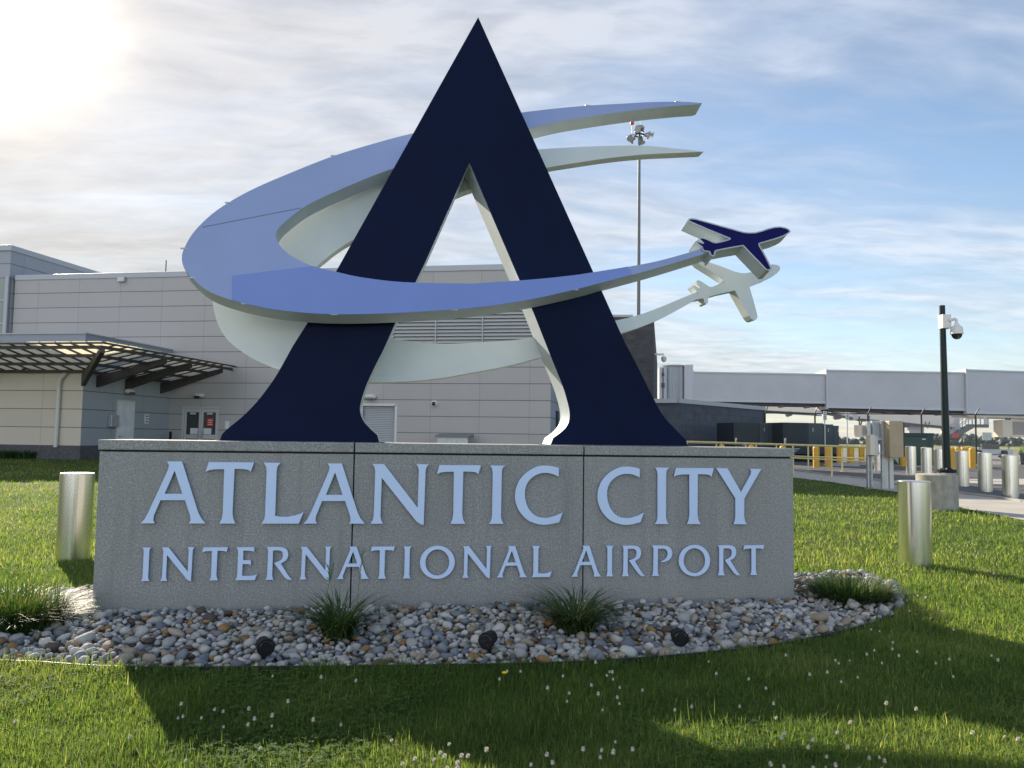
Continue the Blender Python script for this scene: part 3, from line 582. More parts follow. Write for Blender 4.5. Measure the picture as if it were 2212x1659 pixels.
def wall_with_holes(m, u0, u1, z0, z1, holes, depth=0.35):
    """front face pierced by real openings with reveals"""
    us_ = sorted({u0, u1, *[h[0] for h in holes], *[h[1] for h in holes]}); zs_ = sorted({z0, z1, *[h[2] for h in holes], *[h[3] for h in holes]})
    for a, b in zip(us_[:-1], us_[1:]):
        for c, e in zip(zs_[:-1], zs_[1:]):
            if any(h[0] <= (a + b) / 2 <= h[1] and h[2] <= (c + e) / 2 <= h[3] for h in holes): continue
            m.add([(a, 0, c), (b, 0, c), (b, 0, e), (a, 0, e)], [(0, 1, 2, 3)])
    for a, b, c, e in holes:
        m.add([(a, 0, c), (b, 0, c), (b, 0, e), (a, 0, e), (a, depth, c), (b, depth, c), (b, depth, e), (a, depth, e)], [(0, 4, 5, 1), (1, 5, 6, 2), (2, 6, 7, 3), (3, 7, 4, 0)])
wall_with_holes(wm, UL, 0, 0.0, ZR - 0.3, [(u_d0, u_d1, GT - 0.02, z_d), (u_g0, u_g1, GT - 0.02, z_g), (u_l0, u_l1, z_l0, z_l1)])
wm.build('front_wall', pan, R_t, recalc=False)
sw = MB(); sw.add([(0, 0, 0), (0, DEP, 0), (0, DEP, ZR - 0.3), (0, 0, ZR - 0.3)], [(0, 1, 2, 3)]); sw.build('side_wall', pan_shade, R_t, recalc=False)
MB().box(UL, 0.0, 0.06, DEP, ZR - 0.5, ZR - 0.32).build('roof', MT['kerb'], R_t)
MB().box(UL, 0.05, -0.05, DEP + 0.05, ZR - 0.3, ZR).build('parapet_coping', MT['coping'], R_t, bevel=0.02)
# louvre bank
lm = MB(); n_l = int((z_l1 - z_l0) / 0.165)
for k in range(n_l):
    z = z_l0 + (k + 0.5) * (z_l1 - z_l0) / n_l
    lm.add([(u_l0, 0.02, z - 0.085), (u_l1, 0.02, z - 0.085), (u_l1, 0.16, z + 0.07), (u_l0, 0.16, z + 0.07)], [(0, 1, 2, 3)])
    lm.box(u_l0, u_l1, 0.012, 0.03, z - 0.10, z - 0.075)
lm.build('louvre_bank', MT['louvre'], R_t, recalc=False)
MB().box(u_l0, u_l1, 0.2, 0.24, z_l0, z_l1).build('louvre_back', MT['plinth'], R_t)
for u in np.arange(u_l0 + 2.2, u_l1 - 0.5, 2.42): MB().box(u - 0.03, u + 0.03, -0.015, 0.02, z_l0, z_l1).build('louvre_mullion', MT['coping'], R_t)
# roller door
sm = MB()
nz = 30
for k in range(nz):
    z = GT + k * (z_g - GT) / nz; e = GT + (k + 1) * (z_g - GT) / nz
    sm.add([(u_g0, 0.16, z), (u_g1, 0.16, z), (u_g1, 0.13, (z + e) / 2), (u_g0, 0.13, (z + e) / 2), (u_g1, 0.16, e), (u_g0, 0.16, e)], [(0, 1, 2, 3), (3, 2, 4, 5)])
rd = sm.build('roller_door', MT['shutter'], R_t, recalc=False)
MB().box(u_g0 - 0.02, u_g0 + 0.08, -0.02, 0.05, GT, z_g + 0.08).box(u_g1 - 0.08, u_g1 + 0.05, -0.02, 0.05, GT, z_g + 0.08).box(u_g0, u_g1, -0.02, 0.05, z_g - 0.02, z_g + 0.1).build('frame', MT['alufr'], rd)
# double door with glazed leaves
def leaf(u0, u1, zt, par, notice, side):
    m = MB(); f = 0.11; zb = GT + 0.02; zk = GT + 1.0
    m.box(u0, u0 + f, 0.10, 0.15, zb, zt).box(u1 - f, u1, 0.10, 0.15, zb, zt).box(u0 + f, u1 - f, 0.10, 0.15, zt - 0.2, zt).box(u0 + f, u1 - f, 0.10, 0.15, zk - 0.12, zk + 0.1).box(u0 + f, u1 - f, 0.10, 0.15, zb, zb + 0.3)
    o = m.build('door', MT['alufr'], par)
    MB().box(u0 + f, u1 - f, 0.12, 0.13, zb + 0.3, zt - 0.2).build('glass', MT['glass'], o)
    MB().box((u0 + u1) / 2 - 0.22 + side, (u0 + u1) / 2 + 0.22 + side, 0.108, 0.116, zk + 0.12, zk + 0.44).build('notice', MT['paper'], o)
    MB().box(u0 + 0.3, u1 - 0.3, 0.108, 0.116, zt - 0.32, zt - 0.22).build('notice', MT['alufr'], o)
    x = u1 - 0.1 if side > 0 else u0 + 0.1
    MB().bar((x, 0.05, GT + 0.85), (x, 0.05, GT + 1.25), 0.05).bar((x, 0.05, GT + 0.85), (x, 0.12, GT + 0.85), 0.04).bar((x, 0.05, GT + 1.25), (x, 0.12, GT + 1.25), 0.04).build('handle', MT['galv'], o)
    if notice: 
        MB().box((u0 + u1) / 2 - 0.14, (u0 + u1) / 2 + 0.22, 0.106, 0.116, GT + 1.55, GT + 1.98).build('red_notice', MT['red'], o)
        ln = MB()
        for k in range(3): ln.box((u0 + u1) / 2 - 0.08 + 0.03 * (k % 2), (u0 + u1) / 2 + 0.17 - 0.03 * (k % 2), 0.102, 0.106, GT + 1.63 + k * 0.11, GT + 1.665 + k * 0.11)
        ln.build('notice_writing', MT['paper'], o)
um = (u_d0 + u_d1) / 2
leaf(u_d0 + 0.1, um - 0.02, z_d - 0.1, R_t, False, 0.1); leaf(um + 0.02, u_d1 - 0.1, z_d - 0.1, R_t, True, -0.1)
MB().box(u_d0, u_d0 + 0.09, 0.03, 0.2, GT, z_d).box(u_d1 - 0.09, u_d1, 0.03, 0.2, GT, z_d).box(u_d0 + 0.09, u_d1 - 0.09, 0.03, 0.2, z_d - 0.09, z_d).build('door_frame', MT['alufr'], R_t)
def wall_light(fr, par, u, w0, z, sz=0.3, axis='u'):
    m = MB(); prof = spline([(0, -0.13), (0.10, -0.12), (0.16, -0.05), (0.17, 0.03), (0.12, 0.12), (0, 0.14)], 3)
    n = 14
    vs = [];
    for r, zz in prof:
        for k in range(n):
            a = 2 * PI * k / n
            q = (r * 1.9 * math.cos(a), r * math.sin(a), zz)
            vs.append((u + q[0], w0 - 0.12 + q[1], z + q[2]) if axis == 'u' else (w0 + 0.12 + q[1], u + q[0], z + q[2]))
    fs = [(i * n + k, i * n + (k + 1) % n, (i + 1) * n + (k + 1) % n, (i + 1) * n + k) for i in range(len(prof) - 1) for k in range(n)]
    m.add(vs, fs); o = m.build('wall_light', MT['lampw'], par, smooth=True)
    m2 = MB()
    if axis == 'u': m2.box(u - 0.17, u + 0.17, w0 - 0.32, w0 - 0.2, z - 0.135, z - 0.02)
    else: m2.box(w0 + 0.2, w0 + 0.32, u - 0.17, u + 0.17, z - 0.135, z - 0.02)
    m2.build('lens', MT['lens'], o, bevel=0.02)
for x, y in ((432, 855), (801, 858)):
    p = TF.px(x, y); wall_light(TF, R_t, p[0], 0, p[2])
p = TF.px(938, 872)
cd = MB().lathe([(0.16, 0), (0.16, 0.06), (0.1, 0.12)], (0, 0, 0), 16); 
for i, v in enumerate(cd.v): cd.v[i] = (p[0] + v[0], -v[2], p[2] + v[1])
cdo = cd.build('camera', MT['camw'], R_t, smooth=True)
bl_ = MB().lathe([(0.11, 0.1), (0.09, 0.17), (0.05, 0.21), (0.0, 0.22)], (0, 0, 0), 16)
for i, v in enumerate(bl_.v): bl_.v[i] = (p[0] + v[0], -v[2], p[2] + v[1])
bl_.build('lens', MT['lens'], cdo, smooth=True)
p = TF.px(265, 605); fl = MB().box(p[0] - 0.22, p[0] + 0.22, -0.18, 0, p[2] - 0.12, p[2] + 0.16).build('flood_light', MT['galv'], R_t, bevel=0.02)
MB().box(p[0] + 0.03, p[0] + 0.19, -0.2, -0.18, p[2] - 0.08, p[2] + 0.12).build('lens', MT['lampw'], fl)
p = TF.px(491, 918); MB().box(p[0] - 0.12, p[0] + 0.12, -0.02, 0.0, p[2] - 0.2, p[2] + 0.2).build('small_notice', MT['paper'], R_t)
p = TF.px(1160, 905)
# things on the short side wall
def sidept(x, y): return TF.side(x, y, 0.0)
p = sidept(1199, 846); MB().box(0, 0.5, p[1] - 0.05, p[1] + 0.05, p[2] - 0.02, p[2] + 0.08).build('camera_arm', MT['camw'], R_t)
dm = MB().lathe([(0.0, -0.22), (0.13, -0.16), (0.17, -0.04), (0.18, 0.02), (0.08, 0.10), (0, 0.1)], (0.5, p[1], p[2] - 0.1), 16).build('dome_camera', MT['lens'], R_t, smooth=True)
p = sidept(1205, 868); wall_light(TF, R_t, p[1], 0, p[2], axis='w')
p = sidept(1200, 905); q = sidept(1209, 905)
MB().box(-0.02, 0.03, p[1], p[1] + 1.3, GT, GT + 2.6).build('side_door', MT['glass'], R_t)
# tall glazed block at the far left
HB = ZR + 1.32
ub1 = UL - 0.15
hb = MB(); hb.add([(ub1 - 16, -0.25, HB - 1.5), (ub1, -0.25, HB - 1.5), (ub1, -0.25, HB), (ub1 - 16, -0.25, HB)], [(0, 1, 2, 3)])
hb.add([(ub1, -0.25, 0), (ub1, 22, 0), (ub1, 22, HB), (ub1, -0.25, HB)], [(0, 1, 2, 3)]); hb.add([(ub1 - 16, -0.25, HB - 0.05), (ub1, -0.25, HB - 0.05), (ub1, 22, HB - 0.05), (ub1 - 16, 22, HB - 0.05)], [(0, 1, 2, 3)])
hb.build('high_block_wall', pan_shade, R_t, recalc=False)
MB().box(ub1 - 16, ub1 + 0.08, -0.35, 22, HB, HB + 0.32).build('high_block_coping', MT['coping'], R_t, bevel=0.02)
cw = MB().box(ub1 - 16, ub1 - 0.2, -0.2, -0.15, 0.2, HB - 1.5).build('curtain_wall', MT['curtain'], R_t)
fm = MB().box(ub1 - 0.2, ub1, -0.32, -0.1, 0.2, HB - 1.45)
for k in range(1, 8): fm.box(ub1 - 16, ub1 - 0.2, -0.25, -0.12, HB - 1.5 - k * 1.3, HB - 1.42 - k * 1.3)
for k in range(1, 8): fm.box(ub1 - 0.3 - k * 2.0, ub1 - 0.2 - k * 2.0, -0.25, -0.12, 0.2, HB - 1.5)
fm.build('mullions', MT['coping'], cw)
MB().tube([(UL + 6.5, 4, ZR), (UL + 6.5, 4, ZR + 1.6)], 0.03, 6).build('roof_rod', MT['dark'], R_t)
# entrance wing, its parapet and its canopy
ui = TF.px(367, 850)[0]; LW = 6.6
wing_r = ui - 0.0; wy = -LW
def wpx(x, y): return TF.px(x, y, wy)
ZP_ = float(wpx(172, 721.5)[2])
wf = MB(); wf.add([(ui - 26, wy, 0.0), (ui, wy, 0.0), (ui, wy, ZP_ - 0.36), (ui - 26, wy, ZP_ - 0.36)], [(0, 1, 2, 3)])
wf.build('wing_front_wall', pan_warm, R_t, recalc=False)
wsd = MB(); wsd.add([(ui, wy, 0.0), (ui, 0, 0.0), (ui, 0, ZP_ - 0.36), (ui, wy, ZP_ - 0.36)], [(0, 1, 2, 3)]); wsd.build('wing_side_wall', pan_shade, R_t, recalc=False)
MB().box(ui - 26, ui + 0.02, wy - 0.03, 0.0, ZP_ - 0.42, ZP_ - 0.002).build('wing_roof', MT['fascia'], R_t)
MB().box(ui - 26.1, ui + 0.07, wy - 0.08, -0.01, ZP_, ZP_ + 0.06).build('wing_coping', MT['coping'], R_t)
zpl = float(wpx(100, 962)[2])
MB().box(ui - 26, ui + 0.06, wy - 0.06, -0.06, 0.0, zpl).build('wing_plinth', MT['plinth'], R_t)
MB().box(ui + 0.06, u_d0 - 0.1, -0.06, 0.0, 0.0, zpl).build('wall_plinth', MT['plinth'], R_t)
zc_ = float(TF.px(509, 789)[2])
OV = float(TF.px(509, 789)[0] - ui)
zc_ = zc_ - 0.05
cx1 = ui + OV; cy1 = wy - OV
DROP = 0.78
def cz(u, v):
    """height of the canopy, which rises outwards from the walls"""
    t = (u - ui) / OV if v > wy else (wy - v) / OV
    if u > ui and v < wy: t = max((u - ui) / OV, (wy - v) / OV)
    return zc_ - DROP * (1 - t)
def canopy():
    cr = MB()
    for f in (0.06, 0.36, 0.66, 0.95):
        u, v = ui + OV * f, wy - OV * f; z = zc_ - DROP * (1 - f) - 0.13
        cr.bar((u, v, z), (u, -0.02, z), 0.09, 0.13); cr.bar((ui - 26, v, z), (u, v, z), 0.09, 0.13)
    o = cr.build('canopy_frame', MT['brown'], R_t)
    arms = [((ui + 0.0, wy - 0.0), (cx1 - 0.15, cy1 + 0.15))]
    for v in (-LW * 0.55, -LW * 0.12, -LW * 0.86): arms.append(((ui, v), (cx1 - 0.3, v)))
    for u in (ui - 5, ui - 10, ui - 15): arms.append(((u, wy), (u, cy1 + 0.3)))
    for (a, b), (c, e) in arms:
        m = MB(); A = np.array([a, b]); B = np.array([c, e]); t = (B - A) / np.linalg.norm(B - A); s_ = np.array([-t[1], t[0]]) * 0.09
        pr = [(A, zc_ - DROP - 0.72), (A, zc_ - DROP - 0.2), (B, zc_ - 0.2), (B, zc_ - 0.40)]
        vs = [(*(p_ + s_), z) for p_, z in pr] + [(*(p_ - s_), z) for p_, z in pr]
        m.add(vs, [(0, 1, 2, 3), (7, 6, 5, 4), (0, 4, 5, 1), (1, 5, 6, 2), (2, 6, 7, 3), (3, 7, 4, 0)])
        m.build('canopy_arm', MT['brown'], R_t)
    gm = MB(); rf = MB(); st = 0.70
    def pane(a, b, c, e):
        q = [(*p, cz(*p)) for p in (a, b, c, e)]; top = [(x, y, z + 0.02) for x, y, z in q]
        gm.add(q + top, [(3, 2, 1, 0), (4, 5, 6, 7), (0, 1, 5, 4), (1, 2, 6, 5), (2, 3, 7, 6), (3, 0, 4, 7)])
    for k in range(int((OV + LW) / st)):
        v = cy1 + k * st; v0, v1 = v + 0.05, v + st - 0.05
        i0 = ui + 0.03 if v0 > wy else ui + (wy - v0) - 0.05; i1 = ui + 0.03 if v1 > wy else ui + (wy - v1)
        if v0 < wy < v1: v1 = wy - 0.01; i1 = ui + 0.03
        pane((i0, v0), (cx1 + 0.1, v0), (cx1 + 0.1, v1), (i1, v1))
        rf.bar((max(i0, i1), v, cz(max(i0, i1), v) - 0.03), (cx1 + 0.1, v, zc_ - 0.03), 0.045, 0.05)
    for k in range(int((26 + OV) / st)):
        u = cx1 - k * st; u0, u1 = u - st + 0.05, u - 0.05
        e0 = wy - 0.03 if u0 < ui else wy - (u0 - ui) - 0.02; e1 = wy - 0.03 if u1 < ui else wy - (u1 - ui) - 0.02
        if cy1 - 0.1 < e1 - 0.02:
            pane((u0, cy1 - 0.1), (u1, cy1 - 0.1), (u1, e1), (u0, e0))
            rf.bar((u, cy1 - 0.1, zc_ - 0.03), (u, min(e0, e1), cz(u, min(e0, e1)) - 0.03), 0.06, 0.06)
    rf.bar((ui - 26, cy1 - 0.05, zc_ - 0.03), (cx1 + 0.05, cy1 - 0.05, zc_ - 0.03), 0.07, 0.07).bar((cx1 + 0.05, cy1 - 0.05, zc_ - 0.03), (cx1 + 0.05, -0.05, zc_ - 0.03), 0.07, 0.07)
    rf.build('canopy_rafters', MT['brown'], o)
    m = bpy.data.materials.new('translucent_canopy_glass'); m.use_nodes = True; t = NT(m.node_tree)
    o2 = t.add('ShaderNodeOutputMaterial'); tr = t.add('ShaderNodeBsdfTranslucent'); tr.inputs[0].default_value = (0.92, 0.88, 0.76, 1)
    df = t.add('ShaderNodeBsdfDiffuse'); df.inputs[0].default_value = (0.5, 0.5, 0.48, 1); ms = t.add('ShaderNodeMixShader'); ms.inputs[0].default_value = 0.8
    t.link(df.outputs[0], ms.inputs[1]); t.link(tr.outputs[0], ms.inputs[2]); t.link(ms.outputs[0], o2.inputs[0])
    gm.build('canopy_glass', m, R_t, recalc=False)
canopy()
p = TF.side(270, 870, ui); q0, q1 = TF.side(253, 900, ui), TF.side(288, 900, ui)
zd = float(TF.side(270, 868, ui)[2])
sd = MB().box(ui + 0.005, ui + 0.05, q0[1], q1[1], GT - 0.1, zd).build('door', MT['doorw'], R_t)
MB().box(ui, ui + 0.03, q0[1] - 0.08, q0[1], GT - 0.1, zd + 0.08).box(ui, ui + 0.03, q1[1], q1[1] + 0.08, GT - 0.1, zd + 0.08).box(ui, ui + 0.03, q0[1], q1[1], zd, zd + 0.08).build('frame', MT['alufr'], sd)
MB().box(ui + 0.05, ui + 0.12, q0[1] + 0.1, q0[1] + 0.25, GT + 0.95, GT + 1.0).build('handle', MT['galv'], sd)
a = TF.side(232, 908, ui); b = TF.side(249, 908, ui)
eb = MB().box(ui, ui + 0.22, a[1], b[1], float(TF.side(240, 922, ui)[2]), float(TF.side(240, 896, ui)[2])).build('meter_box', MT['galv'], R_t, bevel=0.02)
a = TF.side(312, 905, ui); b = TF.side(321, 905, ui)
MB().box(ui, ui + 0.02, a[1], b[1], float(TF.side(316, 915, ui)[2]), float(TF.side(316, 895, ui)[2])).build('white_notice', MT['paper'], R_t)
nt = MB()
for k in range(3): nt.box(ui + 0.02, ui + 0.024, a[1] + 0.06 + 0.05 * (k % 2), b[1] - 0.05, float(TF.side(316, 912 - 6 * k, ui)[2]), float(TF.side(316, 910 - 6 * k, ui)[2]))
nt.build('notice_writing', MT['black'], R_t)
p = TF.side(275, 846, ui); wall_light(TF, R_t, p[1], ui, p[2], axis='w')
p = wpx(66, 796); wall_light(TF, R_t, p[0], wy, p[2])
dp = [wpx(153, 790), wpx(151.5, 799), wpx(134.5, 820), wpx(132, 830), wpx(124, 966)]
MB().tube([(q[0], wy - 0.12, q[2]) for q in dp], 0.085, 8).build('downpipe', MT['lampw'], R_t, smooth=True)
# small post at the door, low cabinet by the wall
p = TF.px(368, 942, -0.6); gp = TF.o + TF.u * p[0] + TF.n * -0.6
o = MB().box(-0.06, 0.06, -0.06, 0.06, 0, float(p[2]) + 0.25 - GT).box(-0.1, 0.1, -0.1, 0.1, 0, 0.05)
tag(o.build('door_post', MT['black'], None, bevel=0.02, loc=(gp[0], gp[1], gz(gp[1]))), 'slim black post beside the glazed double doors of the terminal', 'post')
a, b = TF.px(940, 945, -1.2), TF.px(1015, 945, -1.2)
zt = float(TF.px(977, 937, -1.2)[2]) - GT; gp = TF.o + TF.u * a[0] - TF.n * 1.2
R_c = root('utility_cabinet', (gp[0], gp[1], gz(gp[1])), tyaw, 'low grey green utility cabinet with a sloped lid against the terminal wall', 'cabinet')
wd = b[0] - a[0]
MB().box(0.1, wd - 0.1, 0, 0.8, 0, zt - 0.12).build('body', MT['galv'], R_c)
MB().add([(0, -0.1, zt - 0.12), (wd, -0.1, zt - 0.12), (wd, 0.9, zt - 0.12), (0, 0.9, zt - 0.12), (0, -0.1, zt - 0.06), (wd, -0.1, zt - 0.06), (wd, 0.9, zt + 0.06), (0, 0.9, zt + 0.06)], [(3, 2, 1, 0), (4, 5, 6, 7), (0, 1, 5, 4), (1, 2, 6, 5), (2, 3, 7, 6), (3, 0, 4, 7)]).build('lid', mat('cabinet_lid', (0.17, 0.20, 0.20), 0.5), R_c)
# clipped planting by the wing wall
R_path = TF.o + TF.u * (ui - 24) + TF.n * (wy - 0.5)

# ------------------------------------------------------------------ the dark block tower and its low annexe
YT = 53.0
BF = Fr((at(1412, 850, YT)[0], YT, 0), math.radians(-3))
ztop = float(BF.px(1360, 685)[2])
blk = blockwork('dark_split_face_block', (0.045, 0.045, 0.05), (0.075, 0.072, 0.075), (0.03, 0.03, 0.032), 0.62, 0.31)
blk2 = blockwork('slate_block', (0.055, 0.062, 0.078), (0.08, 0.088, 0.105), (0.035, 0.038, 0.045), 0.8, 0.41)
R_b = root('block_tower', BF.o, BF.yaw, 'tall dark brown block tower at the right end of the terminal', 'building')
uT = float(BF.px(1270, 800)[0])
ct = 2.6
MB().add([(uT, 0, 0), (0, 0, 0), (0.9, 5, 0), (uT, 5, 0), (uT, 0, ztop), (0, 0, ztop), (0.9, 5, ztop - ct), (uT, 5, ztop)], [(0, 1, 5, 4), (1, 2, 6, 5), (2, 3, 7, 6), (3, 0, 4, 7), (4, 5, 6, 7)]).build('wall', blk, R_b)
MB().box(uT - 0.05, -1.4, -0.04, 0.3, ztop, ztop + 0.16).build('coping', MT['coping'], R_b)
MB().box(0.2, 0.9, 1.5, 1.65, float(BF.px(1418, 762)[2]), float(BF.px(1418, 762)[2]) + 0.12).build('camera_arm', MT['camw'], R_b)
MB().lathe([(0, -0.3), (0.16, -0.22), (0.2, 0), (0.1, 0.12), (0, 0.12)], (0.9, 1.57, float(BF.px(1418, 768)[2])), 12).build('dome_camera', MT['lampw'], R_b, smooth=True)
YA = 47.5
a1 = at(1467, 900, YA); a2 = at(1652, 900, 56.0)
ayaw = math.atan2(a2[1] - a1[1], a2[0] - a1[0]); AF = Fr((a1[0], a1[1], 0), ayaw); al = math.hypot(*(a2 - a1)[:2])
za = float(AF.px(1467, 870)[2]); zb_ = float(AF.loc(hit(1650, 886, AF.o, AF.n))[2])
R_a = root('block_annexe', AF.o, ayaw, 'low slate blue block annexe with a pale coping below the jet bridge', 'building')
MB().add([(0, 0, 0), (al, 0, 0), (al, 0, zb_), (0, 0, za), (-2.4, 7.5, 0), (-2.4, 7.5, za)], [(0, 1, 2, 3), (0, 3, 5, 4)]).build('wall', blk2, R_a)
cpm = MB(); cpm.bar((-0.05, 0.1, za + 0.12), (al, 0.1, zb_ + 0.12), 0.35, 0.26); cpm.bar((0, 0.1, za + 0.121), (-2.4, 7.5, za + 0.121), 0.35, 0.26)
cpm.build('coping', MT['coping'], R_a)
MB().bar((al - 0.1, 0.1, 0), (al - 0.1, 0.1, zb_), 0.2).build('corner_post', MT['dark'], R_a)

# ------------------------------------------------------------------ jet bridges
def jet_bridge():
    Y0 = 70.0
    J = Fr((at(1438, 850, Y0)[0], Y0, 0), math.radians(-8.0))
    R = root('jet_bridge', J.o, J.yaw, 'long grey jet bridge with three telescoping tunnels and a corrugated rotunda', 'jet bridge')
    P = lambda x, y, w_=0.0: J.px(x, y, w_)
    ub = [P(1497, 840)[0], P(1783, 840)[0], P(2080, 840)[0], P(2450, 840)[0]]
    # rotunda
    c0, c1 = P(1440, 830)[0], P(1478, 830)[0]; zt, zb = P(1460, 791)[2], P(1460, 869)[2]; r = (c1 - c0) / 2 + 0.25
    m = MB(); n = 96
    vs = [((c0 + c1) / 2 + (r + 0.035 * (k % 2)) * math.cos(2 * PI * k / n), r + (r + 0.035 * (k % 2)) * math.sin(2 * PI * k / n), z) for z in (zb, zt) for k in range(n)]
    m.add(vs, [(k, (k + 1) % n, n + (k + 1) % n, n + k) for k in range(n)]).build('rotunda', MT['corr'], R)
    MB().lathe([(r + 0.15, zt), (r + 0.2, zt + 0.12), (r * 0.5, zt + 0.2), (0, zt + 0.22)], ((c0 + c1) / 2, r, 0), 40).build('rotunda_roof', MT['coping'], R)
    MB().lathe([(r + 0.1, zb - 0.3), (r + 0.1, zb)], ((c0 + c1) / 2, r, 0), 40).build('rotunda_floor', MT['dark'], R)
    MB().box((c0 + c1) / 2 - 0.5, (c0 + c1) / 2 + 0.5, r - 0.5, r + 0.5, 0.3, zb - 0.3).build('rotunda_column', MT['jettrim'], R)
    a, b = P(1424, 830)[0], P(1440, 830)[0]
    MB().box(a, b, -0.1, 3.0, zb - 0.05, zt - 0.1).build('end_frame', MT['jettrim'], R, bevel=0.02)
    mm = (a + b) / 2
    MB().tube([(mm, -0.16, zb), (mm, -0.16, zt - 0.2)], 0.05, 6).box(mm - 0.14, mm + 0.14, -0.25, -0.1, zb + 1.3, zb + 1.7).box(mm - 0.1, mm + 0.1, -0.25, -0.1, zt - 0.9, zt - 0.6).build('conduit', MT['plinth'], R)
    a, b = P(1478, 830)[0], P(1497, 830)[0]
    pt = MB().box(a, b, -0.2, 3.2, P(1488, 869)[2], P(1488, 788)[2]).build('portal_frame', MT['jettrim'], R, bevel=0.03)
    for k in range(3):
        u0, u1 = ub[k], ub[k + 1]; w0 = -0.1 - 0.28 * k
        zt0 = J.px(1500 + 0 * k, 804, 0)[2] + 0.28 * k if k else P(1505, 804)[2]
        xl = (1500, 1785, 2083)[k]; xr = (1780, 2078, 2210)[k]; yt = ((803.5, 808.5), (799.5, 805), (798.5, 803))[k]; yb = ((866.5, 872), (881, 887.5), (893, 898))[k]
        za0, za1 = J.px(xl, yt[0], w0)[2], J.px(xr, yt[1], w0)[2]; zb0, zb1 = J.px(xl, yb[0], w0)[2], J.px(xr, yb[1], w0)[2]
        if k == 2: za1, zb1 = za0 + (za1 - za0) * 2.8, zb0 + (zb1 - zb0) * 2.8
        dw = 3.2 + 0.56 * k
        vs = [(u0, w0, zb0), (u1, w0, zb1), (u1, w0 + dw, zb1), (u0, w0 + dw, zb0), (u0, w0, za0), (u1, w0, za1), (u1, w0 + dw, za1), (u0, w0 + dw, za0)]
        o = MB().add(vs, [(0, 3, 2, 1), (4, 5, 6, 7), (0, 1, 5, 4), (1, 2, 6, 5), (2, 3, 7, 6), (3, 0, 4, 7)]).build('tunnel', MT['jet'], R, bevel=0.05)
        tr = MB()
        tr.bar((u0, w0 - 0.03, za0 - 0.02), (u1, w0 - 0.03, za1 - 0.02), 0.1, 0.12).bar((u0, w0 - 0.03, zb0 + 0.1), (u1, w0 - 0.03, zb1 + 0.1), 0.1, 0.2)
        tr.box(u0 - 0.02, u0 + 0.12, w0 - 0.05, w0 + dw + 0.05, zb0 - 0.1, za0 + 0.08)
        tr.build('edge_trim', MT['jettrim'], o)
        bm_ = MB().bar((u0 + 0.3, w0 + 0.6, zb0 - 0.12), (u1, w0 + 0.6, zb1 - 0.12), 0.5, 0.2).bar((u0 + 0.3, w0 + dw - 0.6, zb0 - 0.12), (u1, w0 + dw - 0.6, zb1 - 0.12), 0.5, 0.2)
        for f_ in np.linspace(0.12, 0.9, 5 if k < 2 else 3):
            u = u0 + (u1 - u0) * f_; z = zb0 + (zb1 - zb0) * f_ - 0.2
            bm_.tube([(u, w0 + 0.3, z), (u, w0 + dw - 0.3, z)], 0.14, 8)
        bm_.build('underbeam', MT['dark'] if k < 2 else MT['jetfar'], o)
    return J
J = jet_bridge()
